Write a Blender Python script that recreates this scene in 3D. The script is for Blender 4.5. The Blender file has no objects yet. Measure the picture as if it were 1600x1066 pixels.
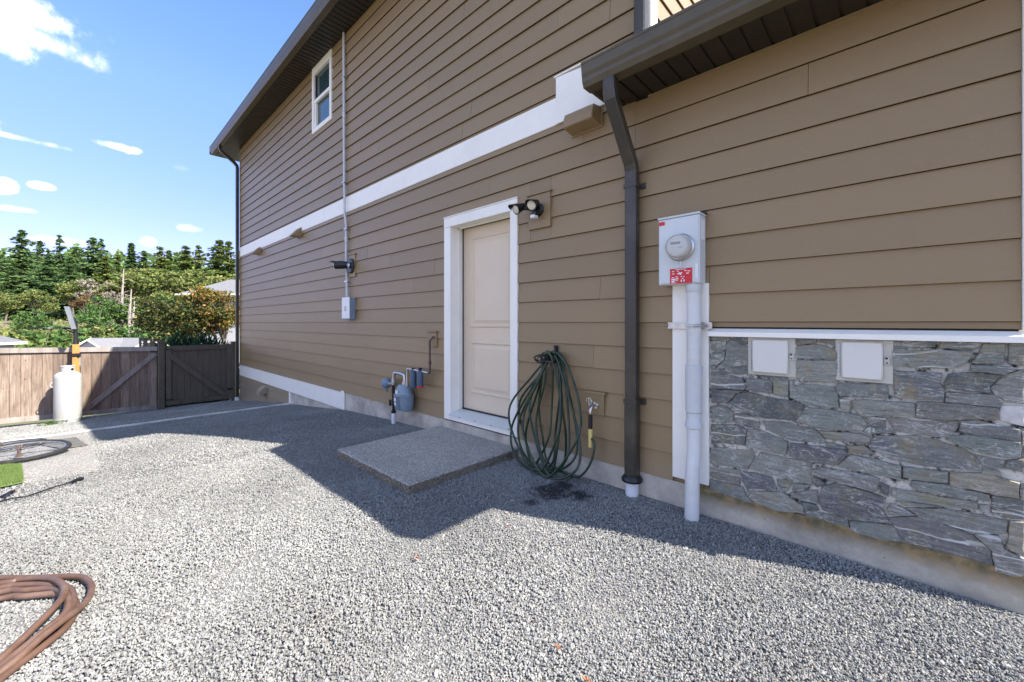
import bpy, math, random
import numpy as np
from mathutils import Vector, Matrix, noise as mnoise
random.seed(7); rng = np.random.default_rng(7)
S = bpy.context.scene; COL = S.collection
R = math.radians

# ---------------------------------------------------------------- camera
# the eye is the origin; X runs along the house wall (towards the near end), Y into the wall, Z up
A_, F_, HZ, D = 671.0, 631.0, 504.0, 2.87
N_ = math.hypot(A_, F_)
cam = bpy.data.cameras.new('camera'); co = bpy.data.objects.new('camera', cam); COL.objects.link(co)
co.location = (0, 0, 0); co.rotation_euler = (R(90), 0, math.asin(F_/N_))
cam.sensor_width = 36; cam.lens = F_/1600*36; cam.shift_y = -29/1600
cam.clip_start = 0.05; cam.clip_end = 2000
S.camera = co

def ray(px, py):
    a = px-800
    return ((A_*a-F_*F_)/N_, (F_*a+A_*F_)/N_, HZ-py)
def W(px, py, y=D):                       # point of the house wall plane (X, Z)
    r = ray(px, py); t = y/r[1]; return (r[0]*t, r[2]*t)
def gz(x):                                # height of the gravel
    P = [(-13.5, -2.13), (-12.6, -2.06), (-8.75, -1.63), (-6.3, -1.385), (-5.3, -1.33), (-4.2, -1.29), (-2.6, -1.28), (3, -1.29), (8, -1.3)]
    if x <= P[0][0]: return P[0][1]
    for (a, b), (c, d) in zip(P, P[1:]):
        if x <= c: return b+(d-b)*(x-a)/(c-a)
    return P[-1][1]
def G(px, py, h=0):                       # point of the gravel (X, Y, Z)
    r = ray(px, py); z = -1.3
    for i in range(30):
        t = z/r[2]; z = .5*z+.5*(gz(r[0]*t)+h)
    return Vector((r[0]*t, r[1]*t, z))
def at(px, f, z=0):                       # point at forward distance f
    s = (px-800)/F_*f
    return Vector(((A_*s-F_*f)/N_, (F_*s+A_*f)/N_, z))
def atp(px, py, f): return at(px, f, (HZ-py)/F_*f)

# ---------------------------------------------------------------- light
SUN = Vector((.97, .36, 1.0)).normalized()
EXPOSURE = 1.48
sd = bpy.data.lights.new('sun', 'SUN'); sd.energy = 4.7; sd.angle = R(.5); sd.color = (1, .935, .84)
so = bpy.data.objects.new('sun', sd); COL.objects.link(so)
so.rotation_euler = SUN.to_track_quat('Z', 'Y').to_euler()
wd = bpy.data.worlds.new('World'); S.world = wd; wd.use_nodes = True
nt = wd.node_tree; nn = nt.nodes; ll = nt.links; nn.clear()
out = nn.new('ShaderNodeOutputWorld'); bgn = nn.new('ShaderNodeBackground')
sky = nn.new('ShaderNodeTexSky'); sky.sky_type = 'NISHITA'; sky.sun_disc = False
sky.sun_elevation = math.asin(SUN.z); sky.sun_rotation = math.atan2(SUN.x, SUN.y)
sky.air_density = .8; sky.dust_density = .0; sky.ozone_density = 3.0; sky.altitude = 50
bgn.inputs['Strength'].default_value = .15
def wm(op, a, b=None, c=None, clamp=False):
    n = nn.new('ShaderNodeMath'); n.operation = op; n.use_clamp = clamp
    for i, v in enumerate((a, b, c)):
        if v is None: continue
        if isinstance(v, (int, float)): n.inputs[i].default_value = v
        else: ll.new(v, n.inputs[i])
    return n.outputs[0]
tc = nn.new('ShaderNodeTexCoord'); gen = tc.outputs['Generated']
def wdot(vsock, vec):
    n = nn.new('ShaderNodeVectorMath'); n.operation = 'DOT_PRODUCT'; ll.new(vsock, n.inputs[0]); n.inputs[1].default_value = vec
    return n.outputs['Value']
wn = nn.new('ShaderNodeTexNoise'); ll.new(gen, wn.inputs['Vector']); wn.inputs['Scale'].default_value = 26; wn.inputs['Detail'].default_value = 7; wn.inputs['Roughness'].default_value = .6
wn2 = nn.new('ShaderNodeTexNoise'); ll.new(gen, wn2.inputs['Vector']); wn2.inputs['Scale'].default_value = 7; wn2.inputs['Detail'].default_value = 4
tot = None
for (px, py, rx, ry, st) in [(40, 16, 80, 26, .7), (15, 55, 50, 34, .75), (110, 80, 50, 20, .55), (178, 227, 34, 6, .55), (211, 236, 12, 7, .85), (66, 291, 15, 7, .9), (6, 290, 16, 12, .95),
                             (22, 327, 30, 5, .6), (231, 378, 12, 8, .85), (45, 219, 50, 5, .5), (90, 377, 50, 8, .5), (300, 357, 22, 6, .4), (280, 262, 14, 5, .2), (-150, 150, 90, 30, .8), (-260, 300, 120, 20, .8)]:
    d = Vector(ray(px, py)).normalized(); L = Vector(ray(px, py)).length
    t = Vector((-d.y, d.x, 0)).normalized(); u = d.cross(t).normalized()
    a = wm('MULTIPLY', wm('SUBTRACT', wdot(gen, t), d.dot(t)), L/rx)
    b = wm('MULTIPLY', wm('SUBTRACT', wdot(gen, u), d.dot(u)), L/ry)
    e = wm('ADD', wm('MULTIPLY', a, a), wm('MULTIPLY', b, b))
    e = wm('ADD', e, wm('MULTIPLY', wm('SUBTRACT', wn.outputs[0], .5), 4.2))
    front = wm('GREATER_THAN', wdot(gen, d), .3)
    m = wm('MULTIPLY', wm('MULTIPLY', wm('SUBTRACT', 1.15, e, clamp=True), st), front)
    tot = m if tot is None else wm('MAXIMUM', tot, m)
# scattered clouds added over the sky out of view, as neutral fill light
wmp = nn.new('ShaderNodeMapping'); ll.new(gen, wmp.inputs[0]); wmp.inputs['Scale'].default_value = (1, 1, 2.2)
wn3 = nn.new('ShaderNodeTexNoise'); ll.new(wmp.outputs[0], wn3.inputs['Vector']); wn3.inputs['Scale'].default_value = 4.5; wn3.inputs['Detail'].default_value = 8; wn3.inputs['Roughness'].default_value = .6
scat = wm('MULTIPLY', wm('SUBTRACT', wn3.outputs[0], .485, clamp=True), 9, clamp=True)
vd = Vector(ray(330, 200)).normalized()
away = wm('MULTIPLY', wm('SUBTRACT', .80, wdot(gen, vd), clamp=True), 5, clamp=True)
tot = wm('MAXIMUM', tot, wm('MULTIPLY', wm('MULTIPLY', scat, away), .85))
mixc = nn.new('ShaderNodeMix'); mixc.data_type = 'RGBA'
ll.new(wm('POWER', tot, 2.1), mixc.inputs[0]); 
hsv = nn.new('ShaderNodeHueSaturation'); hsv.inputs['Saturation'].default_value = 1.08; hsv.inputs['Value'].default_value = 1.0
ll.new(sky.outputs[0], hsv.inputs['Color']); tint = nn.new('ShaderNodeMix'); tint.data_type = 'RGBA'; tint.blend_type = 'MULTIPLY'; tint.inputs[0].default_value = 1; tint.inputs[7].default_value = (1.05, .985, .955, 1)
sxyz = nn.new('ShaderNodeSeparateXYZ'); ll.new(gen, sxyz.inputs[0])
elev = wm('ADD', .50, wm('MULTIPLY', .50, wm('MULTIPLY', sxyz.outputs['Z'], 2.4, clamp=True)))
dim = nn.new('ShaderNodeVectorMath'); dim.operation = 'SCALE'; ll.new(hsv.outputs[0], dim.inputs[0]); ll.new(elev, dim.inputs['Scale'])
hm = nn.new('ShaderNodeMix'); hm.data_type = 'RGBA'; hm.inputs[6].default_value = (1.0, .70, 1.0, 1); hm.inputs[7].default_value = (1, 1, 1, 1)
ll.new(wm('MULTIPLY', sxyz.outputs['Z'], 1.9, clamp=True), hm.inputs[0])
hmm = nn.new('ShaderNodeMix'); hmm.data_type = 'RGBA'; hmm.blend_type = 'MULTIPLY'; hmm.inputs[0].default_value = 1; ll.new(dim.outputs[0], hmm.inputs[6]); ll.new(hm.outputs[2], hmm.inputs[7])
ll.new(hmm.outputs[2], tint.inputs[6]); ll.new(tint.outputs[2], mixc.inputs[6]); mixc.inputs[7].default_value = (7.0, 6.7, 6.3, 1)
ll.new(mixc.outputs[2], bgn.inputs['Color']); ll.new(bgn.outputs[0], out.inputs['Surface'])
vs = S.view_settings; vs.view_transform = 'Standard'; vs.look = 'None'; vs.exposure = EXPOSURE; vs.gamma = 1; vs.use_curve_mapping = False
S.cycles.max_bounces = 8; S.cycles.diffuse_bounces = 4

# ---------------------------------------------------------------- materials
class NT:
    def __init__(s, name):
        s.m = bpy.data.materials.new(name); s.m.use_nodes = True; s.t = s.m.node_tree; s.n = s.t.nodes
        s.b = s.n['Principled BSDF']
        s.o = s.n.new('ShaderNodeTexCoord').outputs['Object']; s.oi = None
    def link(s, a, b): s.t.links.new(a, b)
    def set(s, k, v):
        if isinstance(v, (int, float, tuple)): s.b.inputs[k].default_value = v if not isinstance(v, tuple) else (*v, 1)
        else: s.link(v, s.b.inputs[k])
    def rnd(s):
        if not s.oi: s.oi = s.n.new('ShaderNodeObjectInfo')
        return s.oi.outputs['Random']
    def math(s, op, a, b=None, c=None, clamp=False):
        n = s.n.new('ShaderNodeMath'); n.operation = op; n.use_clamp = clamp
        for i, v in enumerate((a, b, c)):
            if v is None: continue
            if isinstance(v, (int, float)): n.inputs[i].default_value = v
            else: s.link(v, n.inputs[i])
        return n.outputs[0]
    def vec(s, scale=(1, 1, 1), rot=(0, 0, 0), src=None, seed=True):
        mp = s.n.new('ShaderNodeMapping'); s.link(src or s.o, mp.inputs[0]); mp.inputs['Scale'].default_value = scale; mp.inputs['Rotation'].default_value = rot
        if not seed: return mp.outputs[0]
        ad = s.n.new('ShaderNodeVectorMath'); ad.operation = 'ADD'; s.link(mp.outputs[0], ad.inputs[0])
        s.link(s.math('MULTIPLY', s.rnd(), 37.0), ad.inputs[1]); return ad.outputs[0]
    def noise(s, scale, detail=4, rough=.55, v=None, dist=0):
        n = s.n.new('ShaderNodeTexNoise'); n.inputs['Scale'].default_value = scale; n.inputs['Detail'].default_value = detail
        n.inputs['Roughness'].default_value = rough; n.inputs['Distortion'].default_value = dist
        s.link(v or s.o, n.inputs['Vector']); return n.outputs[0]
    def voro(s, scale, v=None, feature='F1', out='Distance'):
        n = s.n.new('ShaderNodeTexVoronoi'); n.inputs['Scale'].default_value = scale; n.feature = feature
        s.link(v or s.o, n.inputs['Vector']); return n.outputs[out]
    def ramp(s, f, stops, interp='LINEAR'):
        n = s.n.new('ShaderNodeValToRGB'); s.link(f, n.inputs[0]); e = n.color_ramp.elements; n.color_ramp.interpolation = interp
        while len(e) < len(stops): e.new(.5)
        for i, (p, c) in enumerate(stops):
            e[i].position = p; e[i].color = (*(c if isinstance(c, tuple) else (c, c, c)), 1)
        return n.outputs[0]
    def mix(s, f, a, b, mode='MIX'):
        n = s.n.new('ShaderNodeMix'); n.data_type = 'RGBA'; n.blend_type = mode
        for i, v in ((0, f), (6, a), (7, b)):
            if isinstance(v, (int, float)): n.inputs[i].default_value = v
            elif isinstance(v, tuple): n.inputs[i].default_value = (*v, 1)
            else: s.link(v, n.inputs[i])
        return n.outputs[2]
    def bump(s, h, dist=.002, strength=1, prev=None):
        n = s.n.new('ShaderNodeBump'); n.inputs['Distance'].default_value = dist; n.inputs['Strength'].default_value = strength
        s.link(h, n.inputs['Height'])
        if prev: s.link(prev, n.inputs['Normal'])
        s.link(n.outputs[0], s.b.inputs['Normal']); return n.outputs[0]
def mul(c, k): return tuple(x*k for x in c)
def simple(name, c, rough=.5, var=.12, scale=9, bump=0, bscale=120, metal=0, objvar=0, dirt=None):
    t = NT(name); v = t.vec(seed=True)
    f = t.noise(scale, 6, .6, v)
    col = t.mix(t.ramp(f, [(.3, 0.), (.7, 1.)]), mul(c, 1-var), mul(c, 1+var))
    if objvar: col = t.mix(1.0, col, t.ramp(t.rnd(), [(0, 1-objvar), (1, 1+objvar*.0+0.0 if objvar > 1 else 1.0)]), 'MULTIPLY')
    if dirt:
        col = t.mix(t.math('MULTIPLY', t.ramp(t.noise(scale*.6, 8, .7, v), [(.5, 0.), (.72, 1.)]), dirt[1]), col, dirt[0])
    t.set('Base Color', col); t.set('Roughness', rough); t.set('Metallic', metal)
    if bump: t.bump(t.noise(bscale, 4, .6, v), bump)
    return t.m
M = {}
def m_siding():
    t = NT('siding_paint'); v = t.vec()
    c = t.mix(t.noise(1.1, 5, .6, v), (.275, .191, .093), (.308, .214, .107))
    c = t.mix(1.0, c, t.ramp(t.rnd(), [(0, .90), (1, 1.)]), 'MULTIPLY')
    geo = t.n.new('ShaderNodeNewGeometry'); sp = t.n.new('ShaderNodeSeparateXYZ'); t.link(geo.outputs['Position'], sp.inputs[0])
    splash = t.math('MULTIPLY', t.math('SUBTRACT', -.78, t.math('ADD', sp.outputs['Z'], t.math('MULTIPLY', t.noise(5, 7, .75, geo.outputs['Position']), .35)), clamp=True), 2.2, clamp=True)
    c = t.mix(t.math('MULTIPLY', splash, .5), c, (.36, .32, .25))
    streak = t.ramp(t.noise(1, 5, .6, t.vec((9, 9, .8), (0, 0, 0), geo.outputs['Position'], False)), [(.55, 0.), (.8, 1.)])
    c = t.mix(t.math('MULTIPLY', streak, .16), c, (.18, .14, .09))
    grain = t.noise(1, 6, .65, t.vec((5, 5, 140)), .6)
    dust = t.ramp(t.noise(26, 6, .7, v), [(.56, 0.), (.8, 1.)])
    c = t.mix(t.math('MULTIPLY', dust, .13), c, (.42, .35, .27))
    t.set('Base Color', c); t.set('Roughness', t.math('ADD', .36, t.math('MULTIPLY', grain, .15)))
    t.set('Specular IOR Level', .5)
    t.bump(grain, .0012, .8); return t.m
M['siding'] = m_siding()
M['white'] = simple('white_trim_paint', (.91, .88, .79), .45, .025, 4, .0006, 60, dirt=((.52, .48, .40), .16))
M['door'] = simple('beige_door_paint', (.72, .60, .44), .4, .03, 3, .0004, 90)
M['brownmetal'] = simple('brown_gutter_paint', (.080, .063, .036), .4, .12, 5, .0004, 20, dirt=((.16, .14, .11), .3))
M['dspout'] = simple('dark_brown_downspout_paint', (.040, .035, .027), .32, .12, 5, .0004, 20, dirt=((.16, .14, .11), .3))
M['soffit'] = simple('brown_soffit_paint', (.019, .0145, .0095), .45, .15, 7, .0004, 160, objvar=.12)
M['black'] = simple('black_plastic', (.012, .012, .013), .35, .1)
M['dkmetal'] = simple('dark_metal', (.03, .03, .03), .4, .2, metal=.6)
M['sheath'] = simple('wall_sheathing', (.03, .025, .02), .9)
M['pvc'] = simple('grey_pvc', (.66, .665, .64), .42, .05, 7, dirt=((.33, .30, .26), .3))
M['pvcd'] = simple('darker_grey_pvc', (.57, .585, .58), .42, .05, 7)
M['whitepvc'] = simple('white_pvc', (.78, .79, .8), .35, .03, dirt=((.4, .38, .33), .25))
M['galv'] = simple('grey_enamel', (.64, .675, .67), .35, .03, 3, dirt=((.32, .32, .31), .2))
M['steel'] = simple('zinc_steel', (.55, .55, .54), .3, .15, 20, metal=.9)
M['chrome'] = simple('brass_tap_metal', (.62, .60, .56), .25, .2, 30, metal=1)
M['gas'] = simple('blue_grey_enamel', (.205, .27, .33), .4, .1, 12, .0008, 60, dirt=((.33, .33, .31), .35))
M['regblue'] = simple('regulator_blue_paint', (.05, .09, .15), .35, .2, 20)
M['rust'] = simple('rusty_pipe', (.10, .06, .045), .6, .4, 30, .001, 80)
M['red'] = simple('red_print', (.62, .015, .025), .4, .05)
M['label'] = simple('white_label', (.82, .82, .82), .5, .03)
M['ink'] = simple('grey_ink', (.12, .12, .13), .6, .05)
M['boxlid'] = simple('pale_plastic_lid', (.70, .68, .62), .4, .02, 3, dirt=((.5, .48, .4), .15))
M['boxframe'] = simple('grey_plastic_frame', (.52, .51, .44), .5, .05, dirt=((.3, .28, .18), .5))
M['lens'] = simple('frosted_lens', (.75, .70, .55), .3, .05)
M['yellow'] = simple('yellow_tag', (.75, .60, .20), .5, .05)
M['orange'] = simple('orange_painted_post', (.50, .22, .055), .45, .12, 8, dirt=((.3, .15, .05), .4))
M['bboard'] = simple('grey_backboard', (.16, .18, .2), .4, .1)
M['tyre'] = simple('black_rubber', (.014, .014, .014), .8, .3, 30, .001, 120, dirt=((.07, .065, .06), .5))
M['rim'] = simple('worn_alloy', (.25, .25, .25), .35, .2, 20, metal=.7)
M['matt'] = simple('grey_rubber_mat', (.105, .10, .088), .9, .15, 20, .002, 150, dirt=((.25, .24, .21), .5))
M['shingle_c'] = None
def m_concrete(name, c, stain=True, algae=False):
    t = NT(name); f = t.noise(3, 8, .65); g = t.noise(60, 5, .7)
    col = t.mix(t.ramp(f, [(.36, 0.), (.64, 1.)]), mul(c, .62), mul(c, 1.2))
    col = t.mix(t.math('MULTIPLY', t.ramp(g, [(.45, 0.), (.75, 1.)]), .35), col, mul(c, .6))
    pits = t.ramp(t.voro(26), [(.06, 1.), (.1, 0.)]); pm = t.math('MULTIPLY', pits, t.ramp(t.noise(9, 2), [(.55, 0.), (.6, 1.)]))
    col = t.mix(pm, col, mul(c, .3))
    if algae:
        sep = t.n.new('ShaderNodeSeparateXYZ'); t.link(t.o, sep.inputs[0])
        e = t.math('ADD', sep.outputs['Z'], t.math('MULTIPLY', t.math('SUBTRACT', t.noise(7, 7, .7), .5), .10))
        k = t.ramp(t.math('MULTIPLY', t.math('ADD', e, 1.225), 12), [(0, 0.), (1, 1.)])
        col = t.mix(t.math('MULTIPLY', k, .9), col, t.mix(t.ramp(t.noise(14, 5, .7), [(.4, 0.), (.6, 1.)]), (.085, .065, .02), (.27, .18, .07)))
    t.set('Base Color', col); t.set('Roughness', .85)
    t.bump(t.math('ADD', f, t.math('SUBTRACT', t.math('MULTIPLY', g, .3), pm)), .006); return t.m
M['found'] = m_concrete('foundation_concrete', (.52, .47, .39))
M['foundalg'] = m_concrete('stained_foundation_concrete', (.46, .42, .34), algae=True)
M['kerb'] = m_concrete('kerb_concrete', (.50, .48, .44))
def m_agg(name, lo, hi, scale=85):
    t = NT(name); c = t.voro(scale, out='Color'); sep = t.n.new('ShaderNodeSeparateColor'); t.link(c, sep.inputs[0])
    d = t.voro(scale)
    col = t.ramp(sep.outputs[0], [(0, mul(lo, .5)), (.35, lo), (.8, hi), (1, mul(hi, 1.7))])
    col = t.mix(t.math('MULTIPLY', t.ramp(d, [(.35, 0.), (.6, 1.)]), .6), col, mul(lo, .6))
    col = t.mix(1., col, t.ramp(t.noise(2.2, 6, .6), [(.3, .75), (.7, 1.)]), 'MULTIPLY')
    t.set('Base Color', col); t.set('Roughness', .85)
    t.bump(t.math('SUBTRACT', 1., d), .006); return t.m
M['agg'] = m_agg('exposed_aggregate_concrete', (.44, .41, .36), (.60, .565, .51), 150)
M['aggside'] = m_agg('rough_aggregate_edge', (.20, .17, .125), (.33, .29, .22), 110)
M['pad'] = m_agg('pale_aggregate_concrete', (.34, .32, .29), (.46, .44, .41), 120)
M['gravelbase'] = m_agg('gravel_bed', (.19, .185, .175), (.29, .285, .27), 130)
def m_pebble():
    t = NT('crushed_stone'); r = t.rnd()
    col = t.ramp(r, [(0, (.14, .14, .14)), (.08, (.21, .212, .21)), (.45, (.27, .272, .266)), (.85, (.32, .32, .308)), (.95, (.37, .35, .30)), (1, (.50, .495, .47))])
    geo = t.n.new('ShaderNodeNewGeometry')
    big = t.noise(.9, 5, .6, geo.outputs['Position'])
    col = t.mix(1., col, t.ramp(big, [(.3, .72), (.7, 1.06)]), 'MULTIPLY')
    col = t.mix(t.math('MULTIPLY', t.ramp(t.noise(2.6, 6, .7, geo.outputs['Position']), [(.55, 0.), (.75, 1.)]), .35), col, (.17, .15, .12))
    P = geo.outputs['Position']
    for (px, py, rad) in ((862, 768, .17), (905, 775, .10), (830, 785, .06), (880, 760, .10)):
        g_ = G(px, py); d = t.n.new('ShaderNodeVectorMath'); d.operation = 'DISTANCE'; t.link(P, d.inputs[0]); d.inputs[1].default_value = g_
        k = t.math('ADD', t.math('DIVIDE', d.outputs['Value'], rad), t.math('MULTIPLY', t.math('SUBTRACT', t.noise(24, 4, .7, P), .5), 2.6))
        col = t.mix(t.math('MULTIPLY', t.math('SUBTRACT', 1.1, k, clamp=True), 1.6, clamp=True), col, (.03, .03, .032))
    t.set('Base Color', col); t.set('Roughness', .8); return t.m
M['pebble'] = m_pebble()
def m_slate():
    t = NT('grey_slate'); v = t.vec(rot=(0, R(12), 0))
    r = t.rnd(); r2 = t.math('FRACT', t.math('MULTIPLY', r, 17.3)); r3 = t.math('FRACT', t.math('MULTIPLY', r, 91.7))
    base = t.ramp(r, [(0, (.12, .13, .125)), (.18, (.26, .28, .24)), (.36, (.18, .18, .18)), (.5, (.34, .34, .28)), (.64, (.22, .24, .215)), (.8, (.28, .26, .235)), (.9, (.14, .145, .15)), (1, (.38, .335, .25))])
    lay = t.noise(1, 7, .7, t.vec((7, 7, 60), (0, R(12), 0)), 1.2)
    col = t.mix(t.ramp(lay, [(.35, 0.), (.7, 1.)]), mul((1, 1, 1), .0), base) if False else t.mix(1., base, t.ramp(lay, [(.3, .5), (.48, .95), (.7, 1.12)]), 'MULTIPLY')
    cloud = t.ramp(t.noise(20, 8, .78, v), [(.5, 0.), (.66, 1.)])
    col = t.mix(t.math('MULTIPLY', cloud, .55), col, (.36, .38, .34))
    col = t.mix(t.math('MULTIPLY', t.ramp(t.noise(70, 4, .7, v), [(.58, 0.), (.66, 1.)]), .6), col, (.50, .50, .45))
    col = t.mix(t.math('MULTIPLY', t.ramp(t.noise(60, 4, .7, t.vec((1, 1, 2.5))), [(.60, 0.), (.68, 1.)]), .6), col, (.05, .055, .055))
    # quartz veins following the bedding
    w = t.n.new('ShaderNodeTexWave'); w.wave_type = 'BANDS'; w.bands_direction = 'Z'; w.inputs['Scale'].default_value = 1.5
    w.inputs['Distortion'].default_value = 7.0; w.inputs['Detail'].default_value = 5; w.inputs['Detail Scale'].default_value = .9
    t.link(t.vec((1.2, 1.2, 2.2), (0, R(10), 0)), w.inputs['Vector'])
    vein = t.math('MULTIPLY', t.ramp(w.outputs['Fac'], [(.965, 0.), (.99, 1.)]), t.math('GREATER_THAN', r2, .74))
    fine = t.math('MULTIPLY', t.ramp(t.math('ABSOLUTE', t.math('SUBTRACT', t.noise(5, 6, .65, t.vec((1, 1, 3.2), (0, R(14), 0)), .8), .5)), [(.006, 1.), (.015, 0.)]), t.math('MULTIPLY', t.ramp(t.noise(7, 3, .5, v), [(.46, 0.), (.54, 1.)]), .9))
    spk = t.math('MULTIPLY', t.ramp(t.voro(55, v), [(.1, 1.), (.16, 0.)]), t.ramp(t.noise(11, 3, .5, v), [(.56, 0.), (.66, 1.)]))
    white = t.math('MAXIMUM', vein, t.math('MAXIMUM', fine, t.math('MULTIPLY', spk, .7)))
    col = t.mix(white, col, (.60, .60, .56))
    lich = t.math('MULTIPLY', t.ramp(t.noise(9, 5, .65, v), [(.5, 0.), (.68, 1.)]), t.math('MULTIPLY', r3, .7))
    col = t.mix(lich, col, (.34, .27, .13))
    t.set('Base Color', col); t.set('Roughness', .62)
    n1 = t.bump(lay, .012, 1.0); t.bump(t.noise(45, 6, .7, v), .006, 1.0, n1); return t.m
M['slate'] = m_slate()
M['quartz'] = simple('white_quartz_stone', (.55, .53, .5), .5, .25, 14, .003, 40, dirt=((.1, .1, .1), .8))
def m_mortar():
    t = NT('patchy_mortar'); c = t.mix(t.ramp(t.noise(19, 6, .7), [(.38, 0.), (.52, 1.)]), (.03, .03, .027), (.62, .60, .53)); t.set('Base Color', c); t.set('Roughness', .95); t.bump(t.noise(60, 5, .7), .006); return t.m
M['mortar'] = m_mortar()
def m_wood(name, c1, c2, knots=True, rust=True, vary=True):
    t = NT(name); g = t.noise(1, 8, .65, t.vec((26, 26, 1.6)), 1.4)
    col = t.mix(t.ramp(g, [(.3, 0.), (.7, 1.)]), c1, c2)
    col = t.mix(1., col, t.ramp(t.rnd(), [(0, (.93, .93, .93)), (1, (1, 1, 1))] if not vary else [(0, (.55, .50, .48)), (.5, (1, .95, .9)), (.8, (1.25, 1.22, 1.2)), (1, (.85, .8, .8))]), 'MULTIPLY')
    blot = t.ramp(t.noise(3.2, 6, .6, t.vec((2, 2, .7))), [(.46, 0.), (.68, 1.)])
    col = t.mix(t.math('MULTIPLY', blot, .55), col, mul(c1, .7) if rust else mul(c2, 1.1))
    if knots:
        k = t.ramp(t.voro(4.5, t.vec((1, 1.6, .8))), [(.05, 1.), (.1, 0.)]); col = t.mix(t.math('MULTIPLY', k, .8), col, (.07, .035, .02))
    t.set('Base Color', col); t.set('Roughness', .8); t.bump(g, .003); return t.m
M['cedar'] = m_wood('weathered_cedar', (.13, .088, .064), (.32, .265, .215))
M['rail'] = m_wood('grey_weathered_rail', (.25, .23, .21), (.37, .34, .315), rust=False)
M['brace'] = m_wood('dull_grey_brace', (.20, .17, .16), (.30, .26, .25), rust=False)
M['brownwood'] = m_wood('dark_brown_stained_wood', (.085, .068, .046), (.115, .094, .066), knots=False, vary=False)
M['tank'] = simple('white_tank_paint', (.40, .40, .385), .45, .03, 3, .0006, 30, dirt=((.30, .22, .14), .4))
M['hosegreen'] = simple('dark_green_hose', (.014, .036, .018), .3, .3, 12, dirt=((.12, .15, .05), .4))
M['hosebrown'] = simple('brown_hose_rubber', (.105, .058, .04), .5, .25, 6, .001, 60, dirt=((.23, .16, .12), .6))
def m_glass():
    t = NT('window_glass'); t.set('Base Color', t.mix(t.noise(.9, 2), (.012, .03, .045), (.03, .07, .08))); t.set('Roughness', .04); t.set('Specular IOR Level', 1.0); return t.m
M['glass'] = m_glass()
def m_clear():
    t = NT('clear_meter_cover'); t.set('Base Color', (.9, .9, .85)); t.set('Roughness', .12); t.set('Transmission Weight', .75); t.set('IOR', 1.3); return t.m
M['clear'] = m_clear()
def m_turf():
    t = NT('artificial_turf'); t.set('Base Color', t.mix(t.noise(60, 5, .7), (.07, .12, .025), (.16, .23, .06))); t.set('Roughness', .9); return t.m
M['turf'] = m_turf()
def m_leaf(name, stops, rough=.7, trans=True):
    t = NT(name); g = t.n.new('ShaderNodeNewGeometry')
    col = t.ramp(g.outputs['Random Per Island'], stops)
    col = t.mix(1., col, t.ramp(t.noise(.5, 4, .6), [(.3, .72), (.65, 1.)]), 'MULTIPLY')
    col = t.mix(1., col, t.ramp(t.rnd(), [(0, (.82, .85, .85)), (.5, (1, 1, 1)), (1, (1., .95, .82))]), 'MULTIPLY')
    t.set('Base Color', col); t.set('Roughness', rough); t.set('Specular IOR Level', .2)
    if trans:
        tr = t.n.new('ShaderNodeBsdfTranslucent'); t.link(col, tr.inputs[0]); mx = t.n.new('ShaderNodeMixShader'); mx.inputs[0].default_value = .28
        t.link(t.b.outputs[0], mx.inputs[1]); t.link(tr.outputs[0], mx.inputs[2]); t.link(mx.outputs[0], t.n['Material Output'].inputs[0])
    return t.m
M['fir'] = m_leaf('fir_needles', [(0, (.065, .13, .05)), (.5, (.14, .245, .085)), (1, (.26, .36, .13))])
M['cedarleaf'] = m_leaf('yellow_green_needles', [(0, (.10, .16, .04)), (.5, (.20, .27, .07)), (1, (.30, .36, .11))])
M['olive'] = m_leaf('olive_leaves', [(0, (.08, .13, .03)), (.5, (.20, .25, .065)), (.88, (.32, .35, .12)), (1, (.40, .29, .14))])
M['green'] = m_leaf('bright_green_leaves', [(0, (.05, .12, .03)), (.5, (.11, .21, .055)), (1, (.19, .29, .08))])
M['russet'] = m_leaf('russet_leaves', [(0, (.12, .10, .04)), (.5, (.24, .16, .07)), (1, (.32, .19, .11))])
M['deadtwig'] = m_leaf('grey_dead_twigs', [(0, (.17, .15, .13)), (1, (.33, .30, .27))], trans=False)
M['maple'] = m_leaf('turning_maple_leaves', [(0, (.055, .075, .02)), (.35, (.13, .16, .04)), (.6, (.30, .24, .05)), (.8, (.52, .27, .06)), (1, (.62, .36, .18))])
M['mapledark'] = m_leaf('green_maple_leaves', [(0, (.02, .032, .012)), (.55, (.055, .075, .02)), (.85, (.12, .15, .04)), (1, (.4, .25, .06))])
M['juniper'] = m_leaf('juniper_needles', [(0, (.012, .04, .022)), (1, (.04, .09, .04))])
M['bark'] = simple('grey_bark', (.16, .13, .105), .9, .3, 8, .01, 20)
M['barkpale'] = simple('pale_bark', (.30, .27, .23), .9, .2, 8, .01, 20)
def m_terrain():
    t = NT('dry_grass_and_scrub'); f = t.noise(.12, 8, .65); g = t.noise(1.6, 6, .7)
    col = t.mix(t.ramp(f, [(.4, 0.), (.6, 1.)]), (.27, .22, .13), (.10, .12, .045))
    col = t.mix(t.math('MULTIPLY', g, .6), col, (.16, .14, .08)); t.set('Base Color', col); t.set('Roughness', .95); t.bump(g, .2); return t.m
M['terrain'] = m_terrain()
def m_shingle(name, c):
    t = NT(name); br = t.n.new('ShaderNodeTexBrick'); t.link(t.o, br.inputs['Vector']); br.inputs['Scale'].default_value = 3.2
    br.inputs['Color1'].default_value = (*mul(c, .85), 1); br.inputs['Color2'].default_value = (*mul(c, 1.15), 1); br.inputs['Mortar'].default_value = (*mul(c, .5), 1); br.inputs['Mortar Size'].default_value = .012
    t.set('Base Color', t.mix(t.noise(2, 5), br.outputs[0], mul(c, 1.1))); t.set('Roughness', .9); return t.m
M['shingle'] = m_shingle('grey_shingles', (.13, .13, .14))
M['paleshingle'] = m_shingle('light_grey_shingles', (.17, .17, .18))
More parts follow.
